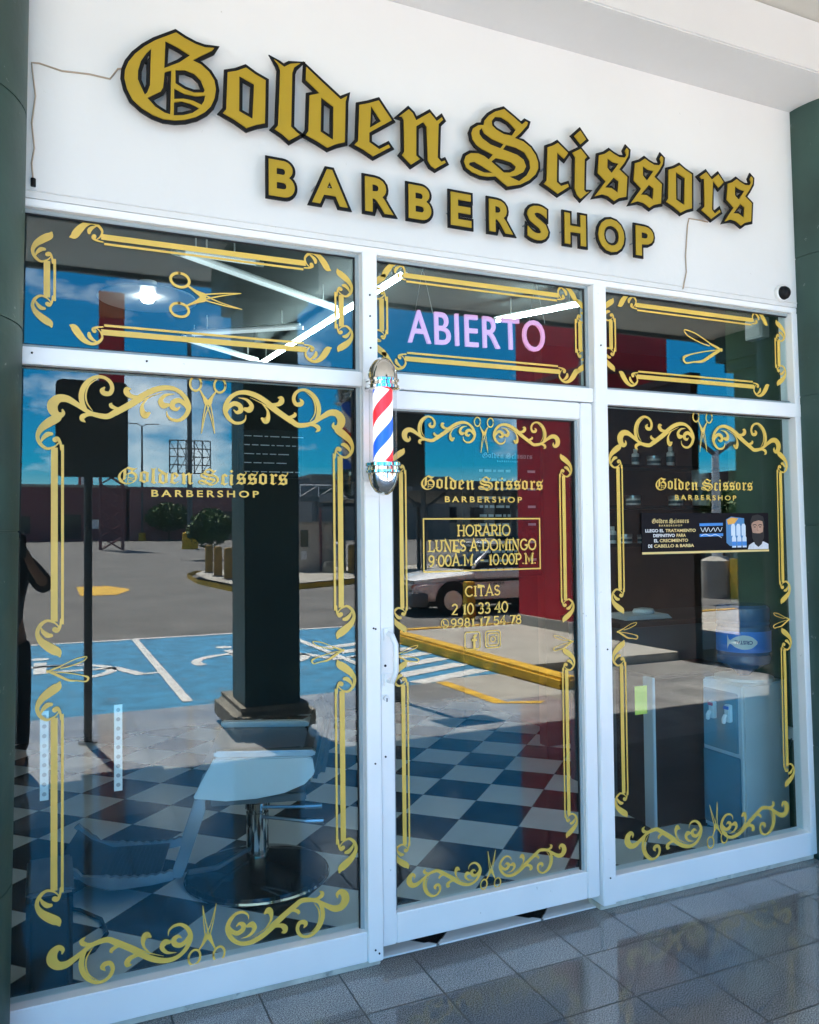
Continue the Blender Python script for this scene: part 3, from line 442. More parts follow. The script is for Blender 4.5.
def big_border(parent, xc, zt, zb, k, xl, xr, zu, zm1, zm2, zd, ks, razx, bot_dz):
    m = MB()
    for fx in (1, -1):
        kc = ks * 1.12
        strokes(m, ORN, xc, zt, k, fx, 1, dy0=0.0002); strokes(m, ORN, xc, zb, k, fx, -1, dy0=0.0002)
        x = xl if fx == 1 else xr
        line2(m, x, zu, zm1, ks, fx); line2(m, x, zm2, zd, ks, fx)
        strokes(m, SCURL, x, zu, kc, fx, 1, dy0=.0003); strokes(m, SCURL, x, zm1, kc, fx, -1, dy0=.0003); strokes(m, SCURL, x, zm2, kc, fx, 1, dy0=.0003); strokes(m, SCURL, x, zd, kc, fx, -1, dy0=.0003)
    m.build('gold_border', V, parent, recalc=False)
    razor(parent, razx[0], razx[2], ks, 1); razor(parent, razx[1], razx[2], ks, -1)
def logo(parent, x0, x1, z0, z1, bx0, bx1, bz0, bz1, y=YG - .0004, mt=V, off=0.02, name='shop_lettering'):
    """blackletter line and the small capitals under it"""
    m = MB(); sx = (x1 - x0) / (3.030 - 0.226); sz = (z1 - z0) / 0.352
    for ch, gx in LAY:
        L = [[(x0 + sx * (gx - 0.226 + p[0]), z0 + sz * (p[1] - 0.0359)) for p in l] for l in GLY[ch]]
        if ch == 'i':
            for l in L: m.flat([l], lambda a, b: (a, y, b))
        else: m.flat(L, lambda a, b: (a, y, b))
    vs, fs = bfont('BARBERSHOP', bx0, bx1, bz0, bz1, off=off, spacing=1.45)
    m.add([(a, y, c) for a, b, c in vs], fs); m.build(name, mt, parent, recalc=False)
wt = lambda l, c='window': thing('shop_window', l, c, group='large fixed shop windows')
w1 = wt('large left window with the barber chair behind it and gold lettering'); pane(w1, -0.124, 1.070, 0.118, 2.166)
big_border(w1, 0.507, 2.158, 0.123, 1.0, 0.016, 0.998, 1.894, 1.328, 1.018, 0.466, 1.0, (0.001, 1.000, 1.168), 0)
scissors(w1, 0.512, 2.066, 1.0); scissors(w1, 0.500, 0.222, 1.0, math.pi - 0.06)
logo(w1, 0.211, 0.797, 1.776, 1.845, 0.319, 0.689, 1.736, 1.760)
w3 = wt('large right window with the product banner and water cooler behind it'); pane(w3, 2.204, 3.402, 0.118, 2.160)
big_border(w3, 2.781, 2.135, 0.130, 0.965, 2.287, 3.270, 1.885, 1.344, 1.02, 0.46, 0.9, (2.272, 3.305, 1.162), 0)
scissors(w3, 2.781, 2.065, 0.95); scissors(w3, 2.806, 0.240, 1.0, math.pi + 0.12)
logo(w3, 2.494, 3.085, 1.783, 1.850, 2.605, 2.978, 1.741, 1.765)
def transom(label, x0, x1, z0, z1, xl, xr, hb, ht, vl, vr, vz):
    t = thing('transom_window', label, 'window', group='small transom windows above the shop front'); pane(t, x0, x1, z0, z1); m = MB(); k = 0.95
    hline2(m, ht, xl, xr, k, -1); hline2(m, hb, xl, xr, k, 1)
    line2(m, vl, vz[1], vz[0], k, 1); line2(m, vr, vz[1], vz[0], k, -1)
    for x, fx in ((xl, -1), (xr, 1)):
        strokes(m, SCURL, x, ht, k, fx, -1, True, dy0=.0003); strokes(m, SCURL, x, hb, k, fx, 1, True, dy0=.0003)
    for x, fx in ((vl, 1), (vr, -1)):
        strokes(m, SCURL, x, vz[1], k, fx, 1, dy0=.0003); strokes(m, SCURL, x, vz[0], k, fx, -1, dy0=.0003)
    m.build('gold_border', V, t, recalc=False); return t
t1 = transom('transom window with horizontal gold scissors on the glass', -0.124, 1.070, 2.213, 2.662, 0.159, 0.870, 2.286, 2.608, -0.007, 1.008, (2.385, 2.505))
scissors(t1, 0.498, 2.442, 1.25, math.pi / 2)
t2 = transom('transom window with the pink hanging open sign behind it above the door', 1.136, 2.126, 2.217, 2.662, 1.268, 1.990, 2.284, 2.612, 1.172, 2.098, (2.382, 2.510))
t3 = transom('transom window with a gold open razor on the glass above the right window', 2.200, 3.392, 2.219, 2.662, 2.400, 3.110, 2.292, 2.615, 2.262, 3.278, (2.404, 2.533))
razor(t3, 2.895, 2.452, 1.9, -1)
# door
dr = thing('glass_door', 'white framed glass door with gold opening hours and a white pull handle', 'door')
pane(dr, 1.195, 2.062, 0.160, 2.086)
dparts = MB(); dparts.box(1.136, 1.193, 0.006, 0.07, 0.064, 2.150); dparts.box(2.064, 2.126, 0.006, 0.07, 0.064, 2.150); dparts.box(1.1935, 2.0635, 0.008, 0.07, 0.064, 0.176); dparts.box(1.1935, 2.0635, 0.008, 0.07, 2.081, 2.150)
dparts.build('door_frame', G['alu'], dr, bevel=0.004)
m = MB(); m.tube([(1.168, 0.004, 1.225), (1.168, -0.035, 1.222), (1.176, -0.052, 1.19), (1.176, -0.052, 1.09), (1.168, -0.035, 1.052), (1.168, 0.004, 1.049)], 0.011, 10)
m.box(1.150, 1.186, -0.004, 0.006, 1.20, 1.245); m.box(1.150, 1.186, -0.004, 0.006, 1.03, 1.075); m.build('handle', G['alu'], dr, smooth=True)
m = MB(); m.tube([(1.158, 0.006, 0.985), (1.158, -0.006, 0.985)], 0.011, 14); lk = m.build('lock', G['white'], dr, smooth=True)
m = MB(); m.box(1.156, 1.160, -0.0065, -0.005, 0.972, 0.986); m.build('keyhole', G['black'], lk)
m = MB(); m.tube([(1.157, 0.006, 1.105), (1.157, 0.004, 1.105)], 0.005, 8); m.tube([(1.155, 0.006, 0.765), (1.155, 0.004, 0.765)], 0.004, 8); m.build('screw_hole', G['black'], dr)
big_border(dr, 1.618, 2.078, 0.178, 0.715, 1.246, 2.000, 1.840, 1.312, 1.02, 0.41, 0.80, (1.219, 2.030, 1.135), 0)
scissors(dr, 1.618, 2.003, 0.72); scissors(dr, 1.620, 0.246, 0.75, math.pi - 0.05)
logo(dr, 1.331, 1.896, 1.771, 1.838, 1.435, 1.792, 1.724, 1.748)
# slab serif letters drawn as strokes: (width, strokes, serifs)
def arc(cx, cz, rx, rz, a0, a1, n=12): return [(cx + rx * math.cos(R(a0 + (a1 - a0) * i / n)), cz + rz * math.sin(R(a0 + (a1 - a0) * i / n))) for i in range(n + 1)]
SLAB = {
 'H': (.78, [[(.14, 0), (.14, 1)], [(.64, 0), (.64, 1)], [(.14, .5), (.64, .5)]], [(.14, 0), (.14, 1), (.64, 0), (.64, 1)]),
 'O': (.86, [arc(.43, .5, .36, .46, 0, 360, 24)], []), 'R': (.74, [[(.16, 0), (.16, 1)], [(.16, .95), (.4, .95)] + arc(.4, .71, .22, .24, 90, -90) + [(.16, .47)], [(.4, .47), (.64, 0)]], [(.16, 0), (.08, .95), (.66, 0)]),
 'A': (.82, [[(.1, 0), (.41, 1), (.72, 0)], [(.22, .33), (.6, .33)]], [(.1, 0), (.72, 0)]), 'I': (.36, [[(.18, 0), (.18, 1)]], [(.18, 0), (.18, 1)]),
 'L': (.64, [[(.16, 1), (.16, .05), (.58, .05), (.58, .22)]], [(.16, 1), (.1, .05)]), 'U': (.8, [[(.16, 1), (.16, .36)] + arc(.4, .36, .24, .31, 180, 360) + [(.64, 1)]], [(.16, 1), (.64, 1)]),
 'N': (.86, [[(.16, 0), (.16, 1), (.68, 0), (.68, 1)]], [(.16, 0), (.12, 1), (.68, 1)]), 'E': (.68, [[(.62, .2), (.62, .05), (.16, .05), (.16, .95), (.6, .95), (.6, .8)], [(.16, .5), (.5, .5)]], [(.1, .05), (.1, .95)]),
 'S': (.64, [arc(.32, .73, .21, .22, 20, 270) + arc(.32, .27, .23, .22, 90, -160)], []), 'D': (.8, [[(.16, .05), (.16, .95), (.36, .95)] + arc(.36, .5, .34, .45, 90, -90) + [(.16, .05)]], [(.1, .05), (.1, .95)]),
 'M': (.98, [[(.16, 0), (.16, 1), (.48, .3), (.8, 1), (.8, 0)]], [(.16, 0), (.1, 1), (.86, 1), (.8, 0)]), 'G': (.84, [arc(.43, .5, .36, .46, 40, 330, 20) + [(.74, .45), (.5, .45)]], []),
 'P': (.7, [[(.16, 0), (.16, 1)], [(.16, .95), (.4, .95)] + arc(.4, .7, .22, .25, 90, -90) + [(.16, .45)]], [(.16, 0), (.08, .95)]), 'C': (.78, [arc(.42, .5, .35, .46, 45, 320, 20)], []),
 'T': (.72, [[(.36, 0), (.36, .95)], [(.08, .78), (.08, .95), (.64, .95), (.64, .78)]], [(.36, 0)]),
 '0': (.66, [arc(.33, .5, .26, .46, 0, 360, 24)], []), '1': (.46, [[(.1, .8), (.25, .98), (.25, 0)]], [(.25, 0)]), '2': (.62, [arc(.3, .71, .22, .24, 160, -20) + [(.08, .05), (.56, .05)]], []),
 '3': (.62, [arc(.28, .74, .2, .21, 150, -90, 10) + arc(.28, .27, .24, .25, 90, -150, 12)], []), '4': (.66, [[(.45, 0), (.45, 1), (.06, .32), (.62, .32)]], [(.45, 0)]),
 '5': (.62, [[(.54, .95), (.14, .95), (.11, .5)] + arc(.29, .32, .24, .28, 110, -150, 12)], []), '7': (.6, [[(.06, .95), (.54, .95), (.22, 0)]], []), '8': (.64, [arc(.32, .74, .19, .21, 0, 360, 16), arc(.32, .27, .23, .25, 0, 360, 16)], []),
 '9': (.64, [arc(.32, .68, .22, .27, 0, 360, 16), [(.54, .68), (.5, .3), (.3, .04), (.14, .06)]], []), '.': (.28, [[(.07, .07), (.19, .07)]], []), ',': (.26, [[(.14, .06), (.08, -.12)]], []),
 ':': (.26, [[(.1, .12), (.16, .12)], [(.1, .6), (.16, .6)]], []), '-': (.5, [[(.08, .45), (.42, .45)]], []), ' ': (.34, [], []) }
def slab(m, text, x0, x1, z0, z1, w=.145, dy=.0005):
    tot = sum(SLAB[c][0] for c in text); kx = (x1 - x0) / tot; kz = z1 - z0; x = x0; i = 0
    for c in text:
        wd, sts, ser = SLAB[c]
        for st in sts + [[(a - .13, min(max(b, .05), .95)), (a + .13, min(max(b, .05), .95))] for a, b in ser]:
            i += 1; m.ribbon([(x + p[0] * kx, z0 + p[1] * kz, w * kz * (.8 if len(st) == 2 and abs(st[0][1] - st[1][1]) < .01 else 1)) for p in st], fz(dy + .00006 * (i % 5)), cap=False, smooth=False)
        x += wd * kx
m = MB(); slab(m, 'HORARIO', 1.487, 1.734, 1.588, 1.634, .14); slab(m, 'LUNES A DOMINGO', 1.358, 1.858, 1.528, 1.574); slab(m, '9:00A.M. - 10:00P.M.', 1.358, 1.858, 1.470, 1.515)
bx = [(1.340, 1.658), (1.876, 1.658), (1.876, 1.450), (1.340, 1.450)]
for i in range(4): a, b = bx[i], bx[(i + 1) % 4]; m.ribbon([(*a, .006), (*b, .006)], fz(.0004 + .0001 * (i % 2)), cap=True)
m.build('opening_hours', V, dr, recalc=False)
m = MB(); slab(m, 'CITAS', 1.519, 1.683, 1.346, 1.388, .14); slab(m, '2 10 33 40', 1.458, 1.718, 1.276, 1.320); slab(m, '9981 17 54 78', 1.452, 1.782, 1.226, 1.262)
m.ribbon([(1.428 + .016 * math.cos(R(a)), 1.244 + .018 * math.sin(R(a)), .0035) for a in range(-130, 231, 20)], fz(.0005), smooth=False); m.ribbon([(1.422, 1.252, .006), (1.424, 1.242, .004), (1.434, 1.237, .006)], fz(.0007))
m.build('phone_numbers', V, dr, recalc=False)
def rrect(cx, cz, w, h, r, n=5):
    o = []
    for sx, sz, a in ((1, 1, 0), (-1, 1, 90), (-1, -1, 180), (1, -1, 270)):
        o += [(cx + sx * (w - r) + r * math.cos(R(a + 90 * i / n)), cz + sz * (h - r) + r * math.sin(R(a + 90 * i / n))) for i in range(n + 1)]
    return o
for cx, kind in ((1.551, 'f'), (1.645, 'i')):
    m = MB(); q = rrect(cx, 1.170, .034, .034, .011); m.ribbon([(*p, .0045) for p in q + q[:1]], fz(.0005), smooth=False, cap=False)
    if kind == 'f': m.ribbon([(cx + .020, 1.190, .009), (cx + .010, 1.188, .010), (cx + .008, 1.176, .010), (cx + .008, 1.138, .010)], fz(.0006), cap=False); m.ribbon([(cx - .004, 1.172, .009), (cx + .02, 1.172, .009)], fz(.0007), cap=False)
    else:
        for r_ in (.024, .011):
            q = rrect(cx, 1.170, r_, r_, .008 if r_ > .02 else r_ - .0005); m.ribbon([(*p, .004) for p in q + q[:1]], fz(.0006), smooth=False, cap=False)
        m.ribbon([(cx + .014, 1.185, .005), (cx + .0145, 1.1855, .005)], fz(.0007))
    m.build('media_icon', V, dr, recalc=False)

# ---------------------------------------------------------------- raised sign letters
names = {'G': 'capital G', 'o': 'letter o', 'l': 'letter l', 'd': 'letter d', 'e': 'letter e', 'n': 'letter n', 'S': 'capital S', 'c': 'letter c', 'i': 'letter i', 's': 'letter s', 'r': 'letter r'}
where = {1: ' between G and l', 9: ' right after the dotted i', 10: ' just before the second o', 11: ' between s and r', 13: ' ending the upper sign line'}
def backing(loops, d):
    out = [offset_poly(loops[0], d)]
    for h in loops[1:]:
        g = offset_poly(h, -d)
        if area(g) * area(h) > 0 and abs(area(g)) > 0.10 * abs(area(h)) : out.append(g)
    return out
for i, (ch, gx) in enumerate(LAY):
    L = [[(p[0], p[1]) for p in l] for l in GLY[ch]]
    t = thing('sign_letter', 'raised gold blackletter %s with black edge%s' % (names[ch], where.get(i, ' on the white wall')), 'sign letter', (gx, 0, 2.96), 'raised gold letters of the upper sign line')
    f = MB(); b = MB()
    if ch == 'i':
        for l in L: f.prism([l], -0.050, -0.0461)
        b.prism([offset_poly(L[0], .0125)], -0.046, -0.040); b.prism([offset_poly(L[1], .0125)], -0.0458, -0.0402)
    else: f.prism(L, -0.050, -0.0461); b.prism(backing(L, 0.0125), -0.046, -0.040)
    b.build('black_backing', G['black'], t); f.build('gold_face', G['face'], t)
    m = MB(); lo = min(p[0] for p in L[0]); hi = max(p[0] for p in L[0]); x = lo + (hi - lo) * (.3 if ch in 'dnrleis' else .12); m.tube([(x, -.041, .15), (x, 0.002, .15)], .004, 6); m.build('standoff', G['steel'], t)
def bloops(ch, x0, x1, z0, z1):
    if ch == 'B':
        w = x1 - x0; h = z1 - z0
        L = [[(0, 0), (.6, 0)] + arc(.6, .285, .40, .285, -88, 62) + arc(.55, .765, .37, .235, -52, 88) + [(.5, 1), (0, 1)],
             [(.27, .19), (.54, .19)] + arc(.56, .30, .15, .11, -88, 88) + [(.54, .41), (.27, .41)], [(.27, .60), (.51, .60)] + arc(.53, .705, .13, .105, -88, 88) + [(.51, .81), (.27, .81)]]
        return [[(x0 + a * w, z0 + b * h) for a, b in l] for l in L]
    vs, fs = bfont(ch, x0, x1, z0, z1, off=.02); key = {}; idx = []
    for v in vs: idx.append(key.setdefault((round(v[0], 5), round(v[2], 5)), len(key)))
    pos = list(key); cnt = {}
    for f in fs:
        f = [idx[i] for i in f]
        for i in range(len(f)):
            a, b = f[i], f[(i + 1) % len(f)]
            if a != b: cnt[(a, b)] = cnt.get((a, b), 0) + 1
    nxt = {a: b for (a, b) in cnt if (b, a) not in cnt}; loops = []
    while nxt:
        s0, c = nxt.popitem(); l = [s0]
        while c != s0 and c in nxt: l.append(c); c = nxt.pop(c)
        loops.append([pos[i] for i in l])
    loops = [[p for j, p in enumerate(l) if (Vector(p) - Vector(l[j - 1])).length > 4e-4] for l in loops]
    loops = [l for l in loops if len(l) > 2]
    loops.sort(key=lambda l: -abs(area(l))); return loops
BX = [(.702, .810), (.862, 1.010), (1.066, 1.192), (1.243, 1.352), (1.423, 1.527), (1.594, 1.716), (1.772, 1.886), (1.954, 2.075), (2.126, 2.276), (2.325, 2.436)]
wh = ['first B of the small sign line', 'A of the small sign line', 'first R between A and B', 'second B before the E', 'E of the small sign line', 'second R after the E', 'S between R and H', 'H between S and O', 'O before the last letter', 'P ending the small sign line']
for ch, (a, b_), w_ in zip('BARBERSHOP', BX, wh):
    t = thing('sign_letter', 'raised gold sans serif ' + w_, 'sign letter', (a, 0, 2.80), 'raised gold capitals of the lower sign line'); w = b_ - a - .014
    z0 = -.003 if ch in 'SO' else .003; z1 = .139 if ch in 'SO' else .133
    L = [offset_poly(l, .002 if k == 0 else -.002) for k, l in enumerate(bloops(ch, .009, w + .005, z0 + .002, z1 - .002))]
    m = MB(); m.prism(backing(L, .0115), -.046, -.040); m.build('black_backing', G['black'], t)
    m = MB(); m.prism(L, -.050, -.0461); m.build('gold_face', G['face'], t)
    m = MB(); m.tube([(w * .15, -.041, .065), (w * .15, .002, .065)], .003, 6); m.build('standoff', G['steel'], t)
# thin cables on the wall, dome camera
cab = mat('cable_tan', (0.42, 0.33, 0.25), 0.7)
def cable(label, pts, r=.0028):
    m = MB(); m.tube([(x, -.004, z) for x, z in pts], r, 6); tag(m.build('cable', cab), label, 'cable')
cable('thin tan cable from the capital G to the left pillar', [(.225, 3.17), (.209, 3.166), (.184, 3.126), (.12, 3.128), (.037, 3.12), (-.03, 3.13), (-.052, 3.127), (-.05, 3.10), (-.041, 3.02), (-.052, 2.93), (-.044, 2.85), (-.052, 2.80), (-.047, 2.744)])
cable('thin tan cable hanging below the lower right of the blackletter sign', [(2.79, 3.03), (2.745, 3.032), (2.677, 3.03), (2.668, 3.0), (2.66, 2.93), (2.652, 2.85), (2.655, 2.78), (2.633, 2.70)])
m = MB(); m.tube([(-0.047, -.006, 2.75), (-.047, -.006, 2.725)], .008, 8); tag(m.build('cable_plug', G['black']), 'small black plug at the lower end of the left wall cable', 'plug')
dc = thing('dome_camera', 'small black dome security camera on the white wall by the right pillar', 'camera', (3.245, 0, 2.745))
m = MB(); m.lathe([(.040, 0), (.040, .016), (.036, .020)]); m.v = [(a, -c, b) for a, b, c in m.v]; m.build('base', G['white'], dc, smooth=True)
m = MB(); m.lathe([(.033, .018), (.031, .033), (.022, .045), (.010, .050), (.001, .051)]); m.v = [(a, -c, b) for a, b, c in m.v]; m.build('dome', G['black'], dc, smooth=True)
# barber pole
bp = thing('barber_pole', 'barber pole with red white and blue stripes and chrome caps beside the door', 'barber pole', (1.104, -0.125, 1.99))
m = MB(); m.lathe([(.036, -.150), (.036, .150)]); m.build('striped_drum', G['stripes'], bp, smooth=True)
m = MB(); m.lathe([(.0505, -.148), (.0505, .148)], caps=False, n=40); m.build('clear_cylinder', glass('clear_tube', (.96, .97, .97), 1.3), bp, smooth=True)
prof = [(.056, .130), (.064, .134), (.064, .144), (.057, .148), (.0565, .158), (.062, .161), (.062, .168), (.056, .172), (.054, .188), (.046, .214), (.032, .236), (.016, .248), (.001, .251)]
m = MB(); m.lathe(prof, n=40); m.build('top_cap', G['chrome'], bp, smooth=True)
m = MB(); m.lathe([(r, -z) for r, z in prof], n=40); m.build('bottom_cap', G['chrome'], bp, smooth=True)
for z in (.152, -.152):
    m = MB(); m.box(-.030, .030, .03, .112, z - .012, z + .012); m.build('bracket', G['chrome'], bp, bevel=.004)
m = MB(); m.box(-.038, .038, .105, .1125, -.19, .19); m.build('wall_plate', G['white'], bp, bevel=.004)
# ---------------------------------------------------------------- inside the shop
def simple(name, label, cat, mb, mt, group=None, **k): return tag(mb.build(name, mt, **k), label, cat, group)
ch = thing('barber_chair', 'barber chair with pale side panels and chrome footrest on the checkered floor', 'barber chair', (0.90, 0.99, 0.0), rz=R(-14))
m = MB(); m.lathe([(.001, .0), (.325, .0), (.33, .012), (.32, .03), (.24, .055), (.12, .085), (.06, .10), (.001, .10)], n=48); m.build('base', mat('gloss_black', (.006, .007, .008), .06, var=.1), ch, smooth=True)
m = MB(); m.lathe([(.333, .004), (.338, .010), (.333, .018)], n=48, caps=False); m.build('base_trim', G['chrome'], ch, smooth=True)
m = MB(); m.lathe([(.052, .095), (.052, .30), (.047, .305), (.047, .315), (.058, .32), (.058, .35), (.03, .36), (.03, .44)], n=32); m.build('column', G['chrome'], ch, smooth=True)
for z, a in ((.30, -.10), (.335, .0)):
    m = MB(); m.tube([(.02, -.05 + a * .3, z), (.24, -.06 + a, z - .01)], .008, 8); m.tube([(.22, -.059 + a * .95, z - .009), (.30, -.06 + a, z - .01)], .012, 8); m.build('pump_lever', G['steel'], ch, smooth=True)
m = MB(); m.box(-.22, .24, -.235, .235, .44, .54); m.build('seat_cushion', G['blackm'], ch, bevel=.03, seg=3)
m = MB(); m.box(-.20, .22, -.22, .22, .405, .439); m.build('seat_frame', G['grey'], ch, bevel=.005)
pnl = mat('pale_panel', (.86, .87, .87), .25, var=.03); pnl2 = mat('taupe_panel', (.42, .32, .30), .4)
for y, mt_ in ((-.295, pnl), (.265, pnl2)):
    m = MB(); m.prism([[(-.27, .468), (-.18, .635), (.22, .622), (.245, .615), (.255, .545), (.21, .50), (.12, .467), (.0, .450), (-.13, .447)]], y, y + .03); m.build('side_panel', mt_, ch, bevel=.006)
    m = MB(); m.prism([[(-.185, .652), (-.175, .668), (.25, .652), (.262, .632), (.24, .625), (-.168, .640)]], y - .012, y + .042); m.build('armrest', G['steel'] if y < 0 else pnl, ch, bevel=.006)
m = MB(); m.add([(.22, -.23, .50), (.22, .23, .50), (.29, .22, .80), (.29, -.22, .80), (.30, -.23, .49), (.30, .23, .49), (.36, .22, .785), (.36, -.22, .785)], [(0, 1, 2, 3), (7, 6, 5, 4), (0, 4, 5, 1), (1, 5, 6, 2), (2, 6, 7, 3), (3, 7, 4, 0)]); m.build('backrest', G['blackm'], ch, bevel=.03, seg=3)
legm = mat('pale_leg_panel', (.50, .57, .62), .2, metal=.6)
for y in (-.215, .185):
    m = MB(); m.prism([[(-.225, .47), (-.265, .43), (-.36, .15), (-.37, .105), (-.325, .10), (-.305, .15), (-.225, .38)]], y, y + .03); m.build('leg_strut', legm, ch, bevel=.006)
    pts = [(-.36, .10), (-.36, .135)] + [(-.36 - .30 * i / 16, .135 - .015 * math.sin(i / 16 * 3.14) + (.007 if i % 2 else 0)) for i in range(1, 17)] + [(-.74 - .02 * i, .145 + .017 * i + (.007 if i % 2 else 0)) for i in range(0, 6)] + [(-.86, .22), (-.72, .11), (-.62, .075), (-.45, .085)]
    m = MB(); m.prism([pts], y - .005, y + .02); m.build('footrest_arm', legm, ch)
m = MB()
for (xa, za), (xb, zb) in zip([(-.42, .105), (-.68, .105), (-.78, .15), (-.84, .20)][:-1], [(-.68, .105), (-.78, .15), (-.84, .20)]):
    m.add([(xa, -.18, za), (xb, -.18, zb), (xb, .18, zb), (xa, .18, za), (xa, -.18, za + .012), (xb, -.18, zb + .012), (xb, .18, zb + .012), (xa, .18, za + .012)], [(0, 3, 2, 1), (4, 5, 6, 7), (0, 1, 5, 4), (1, 2, 6, 5), (2, 3, 7, 6), (3, 0, 4, 7)])
for i in range(12): x = -.45 - .019 * i; m.box(x - .002, x + .002, -.175, .175, .117, .1195)
m.build('footrest_plate', G['black'], ch)
m = MB(); m.tube([(-.30, -.2, .12), (-.18, -.12, .10), (-.05, -.02, .13)], .012, 8); m.build('linkage', G['grey'], ch, smooth=True)
# lamps
def tubelamp(label, a, b, mt, r=.009, grp='linear lamps on the shop ceiling'):
    t = thing('linear_lamp', label, 'lamp', group=grp); m = MB(); m.tube([a, b], r, 8); m.build('lamp_tube', mt, t, smooth=True)
    m = MB(); up = Vector((0, 0, .022)); a, b = Vector(a), Vector(b); m.tube([a + up, b + up], .011, 4); d = (b - a).normalized() * .02
    m.tube([a - d, a + d], r * 1.25, 8); m.tube([b - d, b + d], r * 1.25, 8); m.tube([a + up + d * 6, a + Vector((0, 0, 3.02 - a.z))+ d * 6], .004, 5); m.tube([b + up - d * 6, b + Vector((0, 0, 3.02 - b.z)) - d * 6], .004, 5); m.build('housing', G['white'], t)
tubelamp('long bright tube lamp running away behind the left transom', (1.63, .86, 2.9), (1.47, 3.2, 2.9), G['tube'])
tubelamp('bright tube lamp seen behind the pink open sign', (2.80, .92, 2.9), (2.50, 1.47, 2.9), G['tube'])
tubelamp('dim dotted strip lamp running from the ceiling corner over the gold scissors', (.53, .96, 2.9), (1.52, 1.59, 2.9), G['led'], .011)
tubelamp('dim dotted strip lamp level below the gold scissors', (.83, 2.49, 2.9), (1.44, 2.06, 2.9), G['led'], .010)
tubelamp('dim strip lamp farthest back, low behind the left transom', (.80, 2.62, 2.9), (1.43, 3.14, 2.9), G['led'], .010)
tubelamp('dim strip lamp closest to the glass behind the left transom top', (.55, .95, 2.9), (.92, .97, 2.9), G['led'], .010)
dl = thing('ceiling_lamp', 'round dish ceiling lamp with a bright bulb behind the left transom', 'lamp', (.50, 1.84, 2.93))
m = MB(); m.lathe([(.05, .088), (.05, .02), (.26, .0), (.265, -.012), (.05, .01), (.001, .012)], n=36); m.build('dish', G['white'], dl, smooth=True)
m = MB(); m.lathe([(.001, -.035), (.03, -.025), (.04, -.005), (.03, .01), (.001, .012)], n=16); m.build('bulb', G['bulb'], dl, smooth=True)
# hanging open sign
sg = thing('hanging_sign', 'pink letters reading ABIERTO hung on two wires behind the middle transom', 'sign', (1.64, .12, 2.44)); sg.rotation_euler = (0, R(-1.2), 0)
vs, fs = bfont('ABIERTO', -.325, .325, -.066, .070, off=.004, depth=1.0, spacing=1.12); m = MB(); m.add([(a, -.006 + .012 * (b + 1) / 2, c) for a, b, c in vs], fs); m.build('lettering', G['pink'], sg)
for x in (-.25, .29):
    m = MB(); m.tube([(x, 0, .23), (x, 0, .26), (x + .012, 0, .265), (x + .016, 0, .25), (x + .008, 0, .243)], .003, 6); m.build('hook', G['white'], sg)
    m = MB(); m.tube([(x, 0, .245), (x - .04, 0, .06)], .0009, 4); m.tube([(x, 0, .245), (x + .04, 0, .06)], .0009, 4); m.build('hanging_wire', G['steel'], sg)
# adhesive strips, note, banner on the glass
for lab, x in (('leftmost white perforated strip on the left window glass', -.026), ('white perforated strip nearer the barber chair on the left window glass', .199)):
    t = thing('adhesive_strip', lab, 'strip', (x, .0525, .755), 'white strips stuck on the left window'); m = MB(); m.box(0, .026, 0, .003, 0, .285); m.build('backing', G['white'], t)
    gd = mat('grey_dot', (.35, .36, .38), .4)
    for i in range(9): m = MB(); m.tube([(.013, .0, .02 + .031 * i), (.013, -.0008, .02 + .031 * i)], .007, 10); m.build('dot', gd, t)
m = MB(); m.box(2.364, 2.432, .0525, .0532, .79, .915); simple('paper_note', 'yellow paper note stuck inside the right window', 'note', m, G['postit'])
bn = thing('banner', 'black banner on the right window with product pack and bearded man', 'banner', (2.409, 0, 1.497))
bw, bh = .769, .185
m = MB(); m.box(0, bw, .0405, .0438, 0, bh); m.build('panel', mat('banner_black', (.005, .004, .007), .6, spec=.15), bn)
yb = lambda d: (lambda a, b: (a, .0405 - d, b))
gl_ = mat('banner_gold', (.75, .55, .22), .5); wh_ = mat('banner_white', (.75, .75, .76), .5); bl_ = mat('banner_blue', (.03, .22, .60), .5)
m = MB(); m.flat([[(0, 0), (bw, 0), (bw, .010), (0, .010)]], yb(.0004)); m.build('gold_stripe', gl_, bn, recalc=False)
logo(bn, .058, .272, .137, .163, .098, .232, .124, .132, y=.0400, mt=gl_)
m = MB()
for tx, a, b, z, mt_ in (('LLEGO EL', .020, .125, .098, 0), ('DEFINITIVO', .064, .188, .076, 0), ('EL', .068, .092, .053, 0), ('DE', .035, .058, .029, 0), ('TRATAMIENTO', .134, .312, .098, 1), ('PARA', .198, .252, .076, 1), ('CRECIMIENTO', .100, .265, .053, 1), ('CABELLO & BARBA', .068, .300, .029, 1)):
    vs, fs = bfont(tx, a, b, z, z + .0145, off=.03); m2 = MB(); m2.add([(p, .0400, q) for p, _, q in vs], fs); m2.build('lettering', gl_ if mt_ else wh_, bn, recalc=False)
m = MB()
for i, (a, b, z) in enumerate(((.335, .478, .124), (.335, .478, .098), (.335, .478, .075))):
    if i != 1: m.flat([[(a, z), (b, z + .002), (b, z + .015), (a, z + .013)]], yb(.0004))
m.build('blue_product_title', bl_, bn, recalc=False)
m = MB(); m.ribbon([(.342, .117, .003), (.355, .098, .003), (.368, .117, .003), (.376, .098, .003), (.388, .117, .003), (.40, .098, .003), (.42, .116, .003), (.43, .099, .003), (.445, .117, .003), (.46, .099, .003), (.472, .117, .003)], yb(.0005)); m.ribbon([(.345, .080, .0025), (.37, .087, .0025), (.40, .078, .0025), (.43, .085, .0025), (.468, .070, .0025)], yb(.0006)); m.build('white_product_title', wh_, bn, recalc=False)
